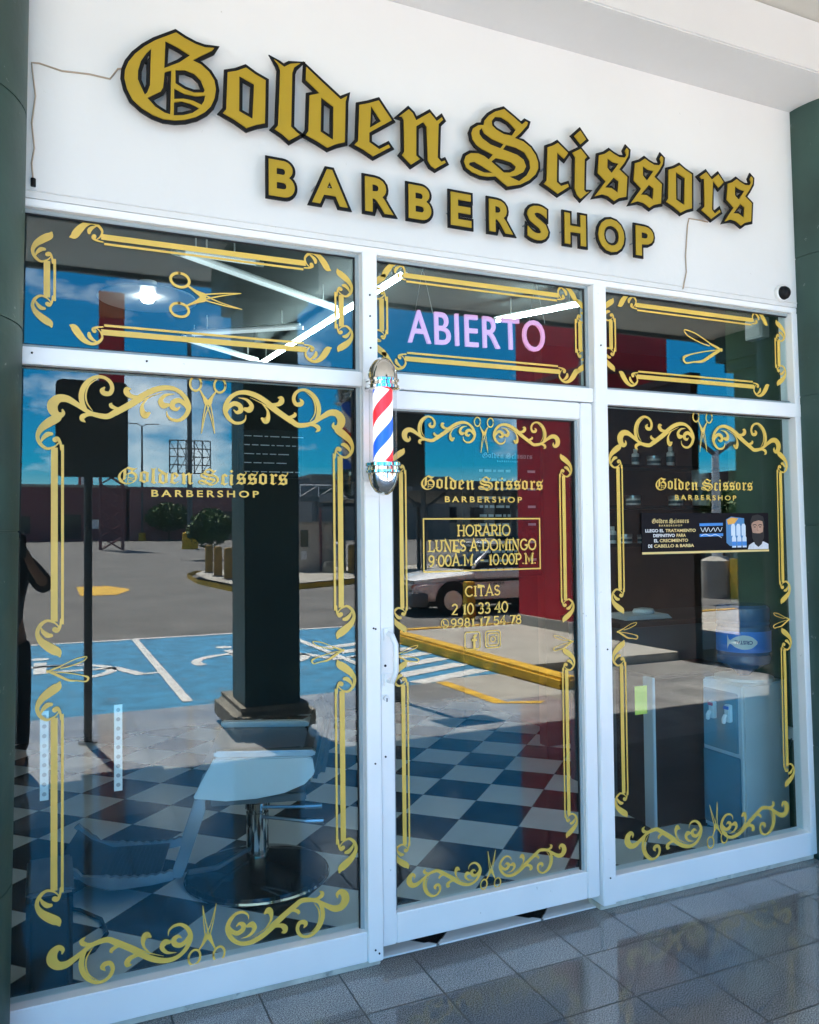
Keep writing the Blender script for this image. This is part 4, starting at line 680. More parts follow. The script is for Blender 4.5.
m = MB(); m.flat([[(.498, .155), (.53, .168), (.612, .160), (.612, .03), (.52, .03), (.498, .045)]], yb(.0004)); m.build('product_box', mat('pack_blue', (.05, .20, .42), .5), bn, recalc=False)
m = MB(); m.flat([[(.502, .152), (.53, .164), (.575, .160), (.55, .135), (.51, .13)]], yb(.0006)); m.build('pack_corner', mat('pack_orange', (.75, .36, .06), .5), bn, recalc=False)
m = MB()
for i in range(6):
    x = .528 + .033 * (i % 3) + (.004 if i > 2 else 0); z = .078 if i < 3 else .022; y_ = .0007 if i < 3 else .0010
    m.flat([[(x, z), (x + .026, z), (x + .026, z + .045), (x + .02, z + .056), (x + .006, z + .056), (x, z + .045)]], yb(y_))
m.build('product_bottle', mat('pack_white', (.60, .68, .78), .5), bn, recalc=False)
m = MB()
for i in range(3): x = .532 + .033 * i; m.flat([[(x, .03), (x + .026, .03), (x + .026, .05), (x, .05)]], yb(.0012))
m.build('bottle_label', bl_, bn, recalc=False)
P = lambda c: mat('portrait', c, .6, var=.12, scale=40)
po = MB(); po.flat([[(.632, .012), (.640, .032), (.668, .045), (.735, .048), (.766, .036), (.766, .012)]], yb(.0004)); po = po.build('portrait_shirt', P((.62, .64, .68)), bn, recalc=False)
m = MB(); m.flat([[(.657, .125), (.664, .155), (.690, .162), (.728, .155), (.735, .12), (.728, .075), (.700, .055), (.668, .075)]], yb(.0006)); m.build('portrait_face', P((.46, .26, .18)), bn, recalc=False)
m = MB(); m.flat([[(.654, .118), (.652, .150), (.665, .172), (.700, .178), (.735, .168), (.742, .140), (.738, .112), (.732, .145), (.705, .150), (.672, .143), (.660, .135)]], yb(.0008))
m.flat([[(.659, .098), (.668, .090), (.690, .088), (.712, .088), (.730, .094), (.737, .110), (.738, .070), (.722, .036), (.700, .022), (.678, .036), (.662, .066)]], yb(.0008))
m.ribbon([(.668, .127, .004), (.680, .130, .004), (.690, .126, .004)], yb(.0009)); m.ribbon([(.702, .126, .004), (.714, .130, .004), (.726, .127, .004)], yb(.0009)); m.ribbon([(.674, .118, .004), (.684, .118, .004)], yb(.0009)); m.ribbon([(.708, .118, .004), (.718, .118, .004)], yb(.0009))
m.build('portrait_hair', P((.012, .010, .010)), bn, recalc=False)
m = MB(); m.ribbon([(.696, .122, .004), (.694, .104, .006), (.700, .100, .006)], yb(.0010)); m.build('portrait_nose', P((.34, .17, .11)), bn, recalc=False)
# counter, cabinet, cooler
m = MB(); m.box(2.985, 3.60, .66, .98, .0, .80); cb = thing('cabinet', 'black low cabinet with a pale steel corner post inside the right window', 'cabinet'); m.build('body', G['black'], cb, bevel=.004)
m = MB(); m.box(2.965, 2.984, .64, .72, 0, .81); m.build('corner_post', G['dispenser'], cb, bevel=.003)
m = MB(); m.box(2.985, 3.62, .65, .99, .8005, .82); m.build('top_board', G['black'], cb, bevel=.003)
dk = thing('reception_desk', 'dark teal reception desk with papers on top behind the cabinet', 'desk'); tl = mat('teal_laminate', (.03, .085, .105), .35)
m = MB(); m.box(3.10, 4.30, 1.05, 1.60, 0, 1.03); m.build('body', tl, dk, bevel=.004)
m = MB(); m.box(3.06, 4.34, 1.02, 1.64, 1.031, 1.06); m.build('desk_top', G['dark'], dk, bevel=.004)
m = MB()
for i in range(4): m.add([(3.18 + .01 * i, 1.12, 1.062 + .006 * i), (3.52, 1.10 + .01 * i, 1.062 + .006 * i), (3.56, 1.38, 1.062 + .006 * i), (3.22, 1.40 - .01 * i, 1.062 + .006 * i), (3.18 + .01 * i, 1.12, 1.067 + .006 * i), (3.52, 1.10 + .01 * i, 1.067 + .006 * i), (3.56, 1.38, 1.067 + .006 * i), (3.22, 1.40 - .01 * i, 1.067 + .006 * i)], [(0, 3, 2, 1), (4, 5, 6, 7), (0, 1, 5, 4), (1, 2, 6, 5), (2, 3, 7, 6), (3, 0, 4, 7)])
simple('magazine_stack', 'loose stack of pale magazines on the reception desk', 'magazines', m, G['paper'])
m = MB(); m.lathe([(.001, 0), (.05, 0), (.058, .012), (.05, .03), (.02, .036), (.001, .037)], 3.40, 1.22, 1.086, n=18); m.v = [(3.40 + (a - 3.40) * 1.3, b, c) for a, b, c in m.v]; simple('desk_tape', 'small white rounded dispenser lying on the magazines', 'desk item', m, G['white'], smooth=True)
wc = thing('water_cooler', 'pale grey water cooler standing against the green wall', 'water cooler', (3.27, .31, 0))
m = MB(); m.box(0, .325, 0, .29, .0, .80); m.build('body', G['dispenser'], wc, bevel=.012)
m = MB(); m.box(-.012, -.0005, .03, .27, .44, .75); m.build('tap_panel', mat('cooler_teal', (.12, .22, .27), .3), wc, bevel=.004)
m = MB(); m.box(-.008, -.0005, .02, .28, .03, .42); m.build('cabinet_door', mat('cooler_dark', (.09, .17, .21), .3), wc, bevel=.004)
for y, c in ((.185, (.7, .03, .05)), (.075, (.02, .1, .6))):
    m = MB(); m.box(-.04, -.0125, y - .018, y + .018, .60, .69); m.tube([(-.045, y, .64), (-.06, y, .62), (-.06, y, .595)], .012, 8); tp = m.build('tap', G['white'], wc, bevel=.004)
    m = MB(); m.box(-.046, -.0405, y - .016, y + .016, .668, .684); m.build('tap_lever', mat('tap_colour', c, .4), tp)
m = MB(); m.lathe([(.15, .8005), (.15, .815), (.10, .82)], .165, .15, 0); m.build('bottle_collar', G['white'], wc, smooth=True)
wb = thing('water_bottle', 'blue water bottle with white fish shaped label upside down on the cooler', 'bottle', (3.435, .46, .80))
m = MB(); m.lathe([(.03, .02), (.06, .05), (.135, .09), (.14, .12), (.134, .135), (.14, .15), (.14, .27), (.134, .285), (.14, .30), (.134, .315), (.14, .33), (.138, .385), (.12, .40), (.001, .402)], n=36); m.build('bottle', G['bottle'], wb, smooth=True)
m = MB(); n_ = 16
for i in range(n_ + 1):
    a = R(150 + 160 * i / n_); m.v += [(.1415 * math.cos(a), .1415 * math.sin(a), .155), (.1415 * math.cos(a), .1415 * math.sin(a), .265)]
m.f += [(2 * i, 2 * i + 2, 2 * i + 3, 2 * i + 1) for i in range(n_)]; lb = m.build('label', G['label'], wb, smooth=True)
cyl = lambda d: (lambda a, b: ((.1425 + d) * math.cos(R(225) + a / .1425), (.1425 + d) * math.sin(R(225) + a / .1425), b))
m = MB(); m.ribbon([(-.085, .21, .08), (-.07, .21, .02), (-.04, .21, .055), (.0, .21, .075), (.04, .21, .06), (.07, .21, .012)], cyl(.0005), cap=False); m.build('label_fish', G['white'], lb, recalc=False)
vs, fs = bfont('CRISTAL', -.045, .045, .200, .220, off=.03); m = MB(); m.add([cyl(.0012)(-a, .42 - c) for a, b, c in vs], fs); m.build('label_word', mat('label_ink', (.01, .03, .2), .5), lb, recalc=False)
# socket and box on the green wall
so_ = thing('wall_socket', 'white socket with a hanging cord on the green wall by the right window', 'socket', (3.62, .30, .515)); m = MB(); m.box(-.02, -.0005, -.05, .04, -.03, .035); m.build('socket_plate', G['white'], so_, bevel=.004)
m = MB(); m.tube([(-.022, .0, -.02), (-.035, .01, -.08), (-.03, .04, -.25), (-.02, .05, -.42)], .004, 6); m.build('cord', G['grey'], so_, smooth=True)
jb = thing('junction_box', 'pale grey box high on the green wall behind the right transom', 'box', (3.62, .46, 2.714)); m = MB(); m.box(-.06, -.0005, -.06, .06, -.055, .055); m.build('case', G['dispenser'], jb, bevel=.004); m = MB(); m.box(-.064, -.0605, -.05, .05, -.045, .045); m.build('cover', G['white'], jb, bevel=.003)
# shelves with products
lab = {0: 'top dark shelf board on the brown wall', 1: 'middle dark shelf board on the brown wall', 2: 'lowest dark shelf board on the brown wall'}
for i, z in enumerate((2.085, 1.775, 1.485)):
    m = MB(); m.box(3.75, 4.98, 2.08, 2.318, z, z + .025); simple('shelf', lab[i], 'shelf', m, G['black'], 'product shelves', bevel=.002)
def product(label, x, z, r, h, kind):
    t = thing('product_' + kind, label, kind, (x, 2.15, z), 'hair products on the shelves')
    m = MB()
    if kind == 'bottle': m.lathe([(.001, .0005), (r, .0005), (r, h * .68), (r * .5, h * .78), (r * .5, h * .8), (.001, h * .8)], n=16)
    else: m.lathe([(.001, .0005), (r, .0005), (r, h * .7), (.001, h * .7)], n=16)
    m.build('body', G['white'], t, smooth=True)
    m = MB(); q = .55 if kind == 'bottle' else 1.05; m.lathe([(.001, h * .805 if kind == 'bottle' else h * .705), (r * q, h * .805 if kind == 'bottle' else h * .705), (r * q, h), (.001, h)], n=16); m.build('cap', G['white'] if kind != 'jar' else G['steel'], t, smooth=True)
    m = MB(); m.lathe([(r + .0008, h * .2), (r + .0008, h * .5)], n=16, caps=False); m.build('label_band', tl, t, smooth=True)
product('slim white bottle at the left end of the top shelf', 4.13, 2.110, .028, .125, 'bottle'); product('squat white jar between two bottles on the top shelf', 4.31, 2.110, .052, .075, 'jar'); product('taller white bottle right of the jar on the top shelf', 4.475, 2.110, .030, .155, 'bottle')
product('tall white canister at the right end of the middle shelf', 4.78, 1.800, .065, .30, 'canister'); product('left white tub on the middle shelf', 4.10, 1.800, .055, .075, 'jar'); product('right white tub on the middle shelf', 4.52, 1.800, .055, .075, 'jar')
product('left white tub on the lowest shelf', 4.02, 1.510, .05, .07, 'jar'); product('right white tub on the lowest shelf beside a bottle', 4.20, 1.510, .05, .065, 'jar'); product('white bottle on the lowest shelf left end', 3.90, 1.510, .028, .13, 'bottle')
# bin with hose, price boards
m = MB(); m.box(-.068, .075, .12, .42, .0, .42); bi = thing('bin', 'black plastic bin in the lower left corner of the left window', 'bin'); m.build('body', G['black'], bi, bevel=.02, seg=3); m = MB(); m.box(-.070, .079, .115, .43, .421, .44); m.build('lid', G['grey'], bi, bevel=.008)
m = MB(); m.tube([(.06, 1.0, .01), (.12, .95, .01), (.20, .82, .01), (.215, .68, .01), (.16, .56, .01), (.05, .48, .01)], .008, 8); simple('power_cord', 'black cord looped on the checkered floor near the bin', 'cord', m, G['black'], smooth=True)
def board(label, x0, x1, z0, z1, y, rows, head):
    t = thing('price_board', label, 'price board', (x0, y, z0)); w, h = x1 - x0, z1 - z0
    m = MB(); m.box(0, w, 0, .02, 0, h); m.build('panel', G['black'], t)
    ink = mat('board_ink', (.42, .45, .48), .6); m = MB()
    for i in range(rows):
        z = h * (.80 if head else .92) * (1 - i / rows) - .02; x = .04; wlim = w * random.uniform(.45, .62) if head else w * random.uniform(.75, .95)
        while x < wlim:
            l = random.uniform(.02, .08); m.flat([[(x, z), (x + l, z), (x + l, z + h * .018), (x, z + h * .018)]], lambda a, b: (a, -.0006, b)); x += l + .014
        if head and i % 2 == 0: m.flat([[(w * .8, z), (w * .92, z), (w * .92, z + h * .018), (w * .8, z + h * .018)]], lambda a, b: (a, -.0006, b))
    m.build('text_row', ink, t, recalc=False)
    if head: logo(t, w * .12, w * .88, h * .88, h * .93, w * .34, w * .66, h * .855, h * .868, y=-.0008, mt=ink)
board('tall black price board with faint grey rows behind the door', 2.80, 3.36, 1.28, 2.26, 2.3, 12, True)
board('small black notice with faint grey lines of text behind the left window', 1.13, 1.56, 1.98, 2.30, 2.45, 5, False)
# ---------------------------------------------------------------- the street, seen as the reflection in the glass
def sign_post(label, px, sx, sz, y, w=.53, h=.76):
    t = thing('parking_sign', label, 'sign', (px, y, 0), 'parking signs on the sidewalk edge')
    m = MB(); m.tube([(0, 0, 0), (0, 0, sz + h * .4)], .032, 10); m.lathe([(.07, 0), (.07, .012), (.034, .014)], n=16); m.build('post', G['grey'], t, smooth=True)
    m = MB(); q = []
    for a, b, c in ((1, 1, 0), (-1, 1, 90), (-1, -1, 180), (1, -1, 270)): q += [(sx - px + a * (w / 2 - .05) + .05 * math.cos(R(c + 22.5 * i)), sz + b * (h / 2 - .05) + .05 * math.sin(R(c + 22.5 * i))) for i in range(5)]
    m.prism([q], .034, .040); m.build('sign_plate', G['grey'], t)
    m = MB(); m.prism([[(p[0] * .94 + (sx - px) * .06, sz + (p[1] - sz) * .94) for p in q]], -.034 + .062, .0335); m.build('sign_face', mat('sign_blue', (.02, .14, .5), .5), t)
    return t
sign_post('parking sign on a post reflected left of the small window lettering', .28, .31, 2.45, -3.90)
sign_post('parking sign on a post reflected behind the barber pole', 3.06, 3.10, 2.44, -4.28)
rw = thing('red_wall', 'red painted wall block on a white plinth mirrored in the door', 'wall', (7.1, -8.6, 0))
m = MB(); m.box(0, 1.6, 0, 1.80, .26, 5.2); m.build('wall_face', G['red'], rw); m = MB(); m.box(-.04, 1.64, -.04, 1.84, -.1, .259); m.build('plinth', G['concrete'], rw); m = MB(); m.box(-.04, 1.64, -.04, 1.84, 3.95, 4.02); m.build('wall_cap', G['maroon'], rw)
m = MB(); m.box(7.15, 7.26, -6.78, -4.66, -.05, 3.45); dw = thing('brown_partition', 'dark brown partition wall next to the red wall', 'wall'); m.build('panel', G['brown'], dw); m = MB(); m.box(7.12, 7.29, -6.79, -4.64, 3.451, 3.53); m.build('coping', G['brown'], dw)
for i, (x, y, lab_) in enumerate(((5.20, -26.3, 'leftmost'), (5.10, -24.1, 'middle'), (5.12, -22.5, 'rightmost'))):
    z = zter(y) + .152; t = thing('bollard', lab_ + ' of three ochre bollards on the yellow kerb island', 'bollard', (x, y, z), 'ochre bollards on the island')
    m = MB(); m.lathe([(.14, 0), (.14, .92), (.10, .98), (.001, .99)], n=14); m.build('post', mat('ochre_post', (.28, .16, .03), .7, var=.3), t, smooth=True); m = MB(); m.lathe([(.2, -.01), (.2, .03), (.142, .031)], n=14, caps=False); m.build('base_plate', G['grey'], t)
t = thing('bollard', 'ochre bollard in front of the white and beige taxi', 'bollard', (7.3, -10.72, -.04)); m = MB(); m.box(-.09, .09, -.09, .09, 0, .72); m.build('post', G['yellow'], t, bevel=.01); m = MB(); m.lathe([(.03, 0), (.03, .012)], 0, 0, 0, 12); m.v = [(a, .09 + c, .62 + b) for a, b, c in m.v]; m.build('reflector', G['white'], t)
t = thing('bollard', 'ochre bollard in front of the pay booth', 'bollard', (9.6, -23.6, zter(-23.6) + .152)); m = MB(); m.lathe([(.13, 0), (.13, .92), (.09, .98), (.001, .99)], n=14); m.build('post', mat('ochre_post2', (.28, .16, .03), .7, var=.3), t, smooth=True)
def car(label, x, y, rz, top, low, blk=True, word=None):
    t = thing('parked_car', label, 'car', (x, y, zter(y)), None, rz)
    def loft(st, name, mt):   # stations: x, z0, z1, half width bottom, half width top
        m = MB()
        for (sx, z0, z1, wb_, wt_) in st:
            zm = z0 + (z1 - z0) * .55; m.v += [(sx, -wb_ * .94, z0), (sx, -wb_, z0 + .08), (sx, -wb_, zm), (sx, -wt_, z1 - .04), (sx, -wt_ * .9, z1), (sx, wt_ * .9, z1), (sx, wt_, z1 - .04), (sx, wb_, zm), (sx, wb_, z0 + .08), (sx, wb_ * .94, z0)]
        for i in range(len(st) - 1):
            for k in range(10): m.f.append((i * 10 + k, (i + 1) * 10 + k, (i + 1) * 10 + (k + 1) % 10, i * 10 + (k + 1) % 10))
        m.f += [tuple(range(10)), tuple((len(st) - 1) * 10 + k for k in range(10))[::-1]]
        return m.build(name, mt, t, smooth=True)
    cp_ = lambda c, n_: mat(n_, c, .25, var=.02, coat=.6)
    Lw = cp_(low, 'car_paint'); Tp = cp_(top, 'car_paint_top')
    loft([(.10, .50, .60, .66, .64), (.0, .40, .62, .72, .70), (.25, .28, .66, .82, .80), (1.2, .24, .70, .84, .83), (3.6, .24, .72, .84, .83), (4.05, .30, .70, .80, .78), (4.15, .42, .66, .74, .72)], 'body', Lw)
    loft([(.06, .625, .68, .69, .66), (.5, .67, .80, .81, .76), (1.25, .705, .90, .83, .78), (1.7, .705, .93, .83, .78), (3.2, .725, .94, .83, .78), (4.02, .705, .92, .79, .74), (4.12, .67, .80, .74, .70)], 'upper_body', Tp)
    loft([(1.22, .88, .90, .74, .72), (1.78, .90, 1.34, .74, .60), (2.1, .90, 1.41, .74, .59), (2.9, .90, 1.40, .74, .59), (3.35, .90, 1.30, .73, .60), (3.85, .88, .92, .70, .66)], 'cabin', G['win'])
    loft([(1.74, 1.35, 1.385, .60, .58), (2.1, 1.40, 1.44, .60, .56), (2.9, 1.39, 1.43, .60, .56), (3.3, 1.31, 1.34, .61, .58)], 'roof', Tp)
    m = MB()
    for s in (1, -1):
        for pts in ([(1.30, s * .755, .92), (1.80, s * .615, 1.34)], [(2.45, s * .76, .92), (2.5, s * .60, 1.40)], [(3.35, s * .615, 1.31), (3.75, s * .73, .93)]): m.tube(pts, .03, 6)
    m.build('window_pillar', Tp, t)
    loft([(-.06, .26, .46, .70, .70), (-.02, .20, .50, .78, .76), (.22, .19, .50, .855, .84), (.28, .19, .48, .855, .84)], 'front_bumper', G['grey'] if blk else Tp)
    m = MB()
    for s in (1, -1): m.box(.3, 3.9, s * .843 - .012, s * .843 + .012, .20, .30); m.box(.05 + .9, 3.95, s * .836 - .01, s * .836 + .01, .655, .70)
    m.build('side_trim', G['black'] if blk else G['grey'], t)
    for s in (1, -1):
        m = MB(); m.box(-.015, .10, s * .56 - .15, s * .56 + .15, .53, .63); m.build('headlight', G['steel'], t, bevel=.02)
        for wx in (.82, 3.28):
            m = MB(); m.lathe([(.30, -.09), (.31, -.06), (.31, .06), (.30, .09), (.21, .095), (.001, .07)], n=24); m.v = [(wx + a, s * (.76 + c), .30 + b) for a, b, c in m.v]; w_ = m.build('wheel', G['black'], t, smooth=True)
            m = MB(); m.lathe([(.205, .092), (.19, .105), (.06, .10), (.001, .105)], n=16); m.v = [(wx + a, s * (.76 + c), .30 + b) for a, b, c in m.v]; m.build('rim', G['dispenser'] if not blk else Lw, w_, smooth=True)
            m = MB(); m.lathe([(.37, .0), (.37, .012), (.30, .014)], n=24); m.v = [(wx + a, s * (.836 + c), .32 + b) for a, b, c in m.v]; m.build('wheel_arch', G['black'], t)
        m = MB(); m.box(1.42, 1.56, s * .80 - .0, s * .80 + s * .16, .93, 1.03); m.build('mirror', G['black'], t, bevel=.02)
    m = MB(); m.box(-.035, .0, -.35, .35, .54, .62); m.build('grille', G['black'], t, bevel=.01)
    if word:
        vs, fs = bfont(word, 1.62, 1.98, .585, .64, off=.0); m = MB(); m.add([(a, .8425 + .003, c) for a, b, c in vs], fs)
        m.v = [(3.60 - a, b, c) for a, b, c in m.v]; m.build('door_lettering', G['black'], t, recalc=False)
    return t
car('white and beige taxi with black bumper parked beyond the yellow kerb', 6.55, -12.35, R(2), (.92, .92, .90), (.92, .76, .68), True, 'SEAT')
car('small white hatchback parked behind the three bollards', 9.9, -38.5, R(12), (.80, .81, .82), (.80, .81, .82), False)
car('dark car under the carport roof', 10.5, -17.6, R(4), (.04, .05, .06), (.04, .05, .06), False)
def crown(m, cx, cy, cz, rx, rz_, n, sz):
    for _ in range(n):
        while True:
            p = Vector((random.uniform(-1, 1), random.uniform(-1, 1), random.uniform(-1, 1)))
            if p.length < 1 and noise.noise(p * 2.1 + Vector((cx, cy, 3))) > -.18 - .2 * (1 - p.length): break
        c = Vector((cx + p.x * rx, cy + p.y * rx, cz + p.z * rz_)); a = Vector((random.gauss(0, 1), random.gauss(0, 1), random.gauss(0, .6))).normalized(); b = a.cross(Vector((random.gauss(0, 1), random.gauss(0, 1), random.gauss(0, 1)))).normalized(); s = sz * random.uniform(.6, 1.3)
        m.quad(c - a * s, c + b * s * .5, c + a * s, c - b * s * .5)
def tree(name, label, cat, x, y, h, rx, rz_, n, sz, mt, grp=None):
    z = zter(y); t = thing(name, label, cat, (x, y, z), grp); m = MB(); tr_ = h - rz_ * 1.5
    m.tube([(0, 0, -.05), (.05 * h * .1, 0, tr_ * .5), (0, .02 * h, tr_), (0, 0, h - rz_ * .8)], [.05 * h * .5, .04 * h * .5, .03 * h * .5, .01 * h], 8)
    for k in range(6):
        a = k * 1.05; m.tube([(0, 0, tr_ * .8), (rx * .35 * math.cos(a), rx * .35 * math.sin(a), h - rz_ * 1.2), (rx * .7 * math.cos(a), rx * .7 * math.sin(a), h - rz_ * (.5 + .3 * (k % 2)))], [.015 * h, .01 * h, .004 * h], 5)
    m.build('trunk', G['bark'], t, smooth=True); m = MB(); crown(m, 0, 0, h - rz_, rx, rz_, n, sz)
    for k in range(6): a = k * 1.05 + .4; crown(m, rx * .6 * math.cos(a), rx * .6 * math.sin(a), h - rz_ * (.8 + .4 * (k % 2)), rx * .5, rz_ * .5, n // 6, sz)
    m.build('crown', mt, t, recalc=False)
tree('tree', 'light green small tree in front of the maroon building', 'tree', 13.2, -98, 4.6, 2.7, 1.7, 1500, .28, G['leaf'])
tree('bush', 'round dark green bush left of the window pillar reflection', 'bush', 7.75, -40.5, 2.75, 1.15, 1.05, 1400, .13, G['leaf2'])
tree('bush', 'dark green bush behind the pay booth', 'bush', 8.2, -29, 2.4, .8, .8, 900, .11, G['leaf2'])
tree('tree', 'green tree behind the billboard pole', 'tree', 22, -105, 6.0, 3.6, 2.2, 1500, .34, G['leaf'])
tree('tree', 'loose green tree between red wall and stone based pillar', 'tree', 19.5, -16.5, 3.1, 1.0, .9, 900, .12, G['leaf'])
# poles, billboard, pylon
def pole(label, x, y, h, r=.12, arms=True):
    z = zter(y); t = thing('lamp_post', label, 'lamp post', (x, y, z)); m = MB(); m.tube([(0, 0, 0), (0, 0, h)], [r, r * .6], 10); m.build('post', G['dispenser'] if h < 6 else G['grey'], t, smooth=True)
    if arms:
        m = MB(); m.tube([(0, 0, h - .1), (.5, 0, h + .2), (1.5, 0, h + .25)], r * .4, 6); m.tube([(0, 0, h - .1), (-.5, 0, h + .2), (-1.5, 0, h + .25)], r * .4, 6); m.build('arm', G['grey'], t)
        for s in (1, -1): m = MB(); m.box(s * 1.7 - .3, s * 1.7 + .3, -.12, .12, h + .2, h + .32); m.build('lamp_head', G['dispenser'], t, bevel=.03)
    m = MB(); m.lathe([(.45, 0), (.42, .9), (.2, 1.0)], n=12); m.build('footing', G['yellow'] if y < -50 else G['concrete'], t, smooth=True)
pole('tall grey lamp post in front of the maroon building', 10.33, -100, 14, .16)
pole('white lamp post with two arms near the stone based pillar', 15.0, -12.2, 3.6, .14)
bb = thing('billboard', 'empty steel billboard frame on a tall pole', 'billboard', (10.05, -61.8, zter(-61.8)))
m = MB(); m.tube([(0, 0, 0), (0, 0, 16.5)], [.22, .16], 12); m.build('post', G['grey'], bb, smooth=True); m = MB(); m.lathe([(.62, 0), (.58, 1.25), (.25, 1.35)], n=14); m.build('footing', G['yellow'], bb, smooth=True)
m = MB()
for i in range(6): x = -1.55 + .62 * i; m.tube([(x, .25, 5.9), (x, .25, 8.45)], .05, 5)
for i in range(5): z = 5.9 + .637 * i; m.tube([(-1.55, .25, z), (1.55, .25, z)], .05, 5)
for i in range(5): x = -1.55 + .62 * i; m.tube([(x, .25, 5.9), (x + .62, .25, 7.17)], .03, 4); m.tube([(x + .62, .25, 7.17), (x, .25, 8.45)], .03, 4)
m.build('lattice', G['grey'], bb)
py_ = thing('pylon_sign', 'tall red and orange pylon sign above the roofs', 'pylon', (4.35, -62.5, zter(-62.5)))
m = MB(); m.box(-.9, .9, -.5, .5, 9.5, 17.6); m.build('sign_body', G['red'], py_, bevel=.05); m = MB(); m.box(-.92, .92, .3, .56, 17.61, 19.6); m.build('orange_top', mat('orange_panel', (.62, .12, .03), .5), py_, bevel=.03)
m = MB(); m.box(-.75, .75, .51, .56, 10.2, 12.4); m.build('pale_panel', G['white'], py_)
m = MB()
for x in (-.8, .8):
    for y in (-.4, .4): m.tube([(x, y, 0), (x, y, 9.6)], .10, 6)
for i in range(9):
    for y in (-.4, .4): m.tube([(-.8, y, i), (.8, y, i + 1)], .05, 4); m.tube([(.8, y, i), (-.8, y, i + 1)], .05, 4)
m.build('lattice_leg', G['maroon'], py_)
# buildings
def building(label, x0, x1, y, h, mt, wins, base=None, depth=9, roof=None):
    z = zter(y); t = thing('building', label, 'building', (x0, y, z)); w = x1 - x0
    m = MB(); m.box(0, w, -depth, 0, -1, h); m.build('wall', mt, t); m = MB(); m.box(-.15, w + .15, -depth, .2, h + .001, h + .35); m.build('roof', roof or mt, t)
    for a, b, c, d, k in wins:
        m = MB(); m.box(a, b, .005, .06, c, d); m.build('door' if k == 'd' else 'window', G['win'] if k != 'p' else G['white'], t)
    return t
building('long maroon building across the parking lot', -30, 8.6, -101, 6.4, G['maroon'], [(31, 33.5, .3, 3.2, 'd'), (34.6, 35.6, 1.5, 2.6, 'p'), (8, 12, 1, 3, 'w'), (16, 20, 1, 3, 'w'), (24, 28, 1, 3, 'w')], roof=G['concrete'])
building('maroon building wing with a shaded arcade', 8.9, 24, -100, 6.2, mat('maroon_light', (.27, .12, .125), .8, var=.12, scale=.4), [(9.2, 14.6, .2, 3.6, 'w')])
building('low dark building behind the bush', 24.3, 34, -97, 5.2, G['grey'], [(1, 4, 1, 3, 'w'), (5, 9, 1, 3, 'w')])
building('grey office block behind the pay booth', 28, 46, -88, 7.4, mat('grey_block', (.18, .19, .2), .8), [(1 + 3 * i, 3 + 3 * i, 4, 6, 'w') for i in range(5)])
building('dark red and white tower far behind the lot', 4.5, 6.6, -140, 17, mat('tower_red', (.3, .05, .05), .7), [(.3, 1.8, 13, 15, 'p'), (.3, 1.8, 9, 11, 'p')], depth=4)
building('white low house far behind the carport', 40, 70, -90, 5.5, G['concrete'], [(2 + 4 * i, 4 + 4 * i, 2, 4, 'w') for i in range(6)])
building('long pale warehouse closing the street on the right', 60, 130, -60, 6.0, G['concrete'], [(3 + 6 * i, 6 + 6 * i, 2, 4, 'w') for i in range(10)])
building('brown roofed house beyond the lamp post', 22, 34, -18.5, 3.3, G['plinth'], [(1, 2.4, 1, 2.4, 'w')], depth=6, roof=G['brown'])
ft = thing('footbridge', 'grey footbridge with white railing behind the pay booth', 'footbridge', (24, -80, zter(-80))); m = MB(); m.box(0, 30, -1, 1, 4.3, 4.8); m.build('deck', G['grey'], ft); m = MB()
for i in range(16): m.tube([(i * 2, 1, 4.8), (i * 2, 1, 6.0)], .06, 5); m.tube([(i * 2, 1, 4.8), (i * 2 + 2, 1, 6.0)], .04, 4)
m.tube([(0, 1, 6), (30, 1, 6)], .07, 5); m.build('railing', G['white'], ft); m = MB()
for x in (2, 15, 28): m.box(x, x + .6, -.5, .5, -.2, 4.3)
m.build('support', G['grey'], ft)
kb = thing('pay_booth', 'beige parking pay booth on the kerb island', 'booth', (8.05, -24.9, zter(-24.9) + .152)); m = MB(); m.box(0, 1.4, -1, 0, 0, 1.72); m.build('cabinet', mat('booth_beige', (.50, .43, .37), .7), kb, bevel=.02); m = MB(); m.box(.10, .38, .002, .03, .9, 1.5); m.build('screen', G['win'], kb); m = MB(); m.box(.12, .32, .002, .02, .45, .75); m.build('notice', G['white'], kb); m = MB(); m.box(-.06, 1.46, -1.06, .06, 1.721, 1.80); m.build('roof', G['concrete'], kb); m = MB(); m.tube([(.82, .08, 0), (.82, .08, 2.3)], .045, 6); m.build('pipe', G['maroon'], kb)
m = MB(); m.lathe([(.20, 0), (.22, .2), (.16, .38), (.001, .4)], n=8); simple('stone_block', 'small rounded stone block in front of the pay booth', 'stone', m, G['stone'], loc=(8.95, -24.2, zter(-24.2) + .152))
cpt = thing('carport', 'dark flat carport roof over the parked cars mirrored in the door', 'carport', (9.2, -21, zter(-21)))
m = MB(); m.box(0, 16, -5, 3.5, 2.72, 3.02); m.build('roof', mat('carport_roof', (.10, .11, .12), .6), cpt, bevel=.02); m = MB()
for x in (.6, 3.6, 7, 11):
    for y in (2.9, -4): m.tube([(x, y, -.2), (x, y, 2.72)], .08, 8)
    m.tube([(x, 2.9, 2.2), (x + .7, 2.9, 2.7)], .05, 6); m.tube([(x, 2.9, 2.2), (x - .7, 2.9, 2.7)], .05, 6)
m.build('support', G['grey'], cpt)
t = thing('barrier', 'yellow and grey diagonally striped barrier near the white lamp post', 'barrier', (14.9, -11.6, -.03)); m = MB(); m.box(0, 1.5, -.12, .12, 0, .95); m.build('panel', G['yellow'], t); m = MB()
for i in range(4): x = -.2 + .42 * i; q = [(max(0, min(1.5, x + a)), b) for a, b in ((0, .02), (.2, .02), (.5, .93), (.3, .93))]; m.prism([[(a, b) for a, b in q]], .121, .126)
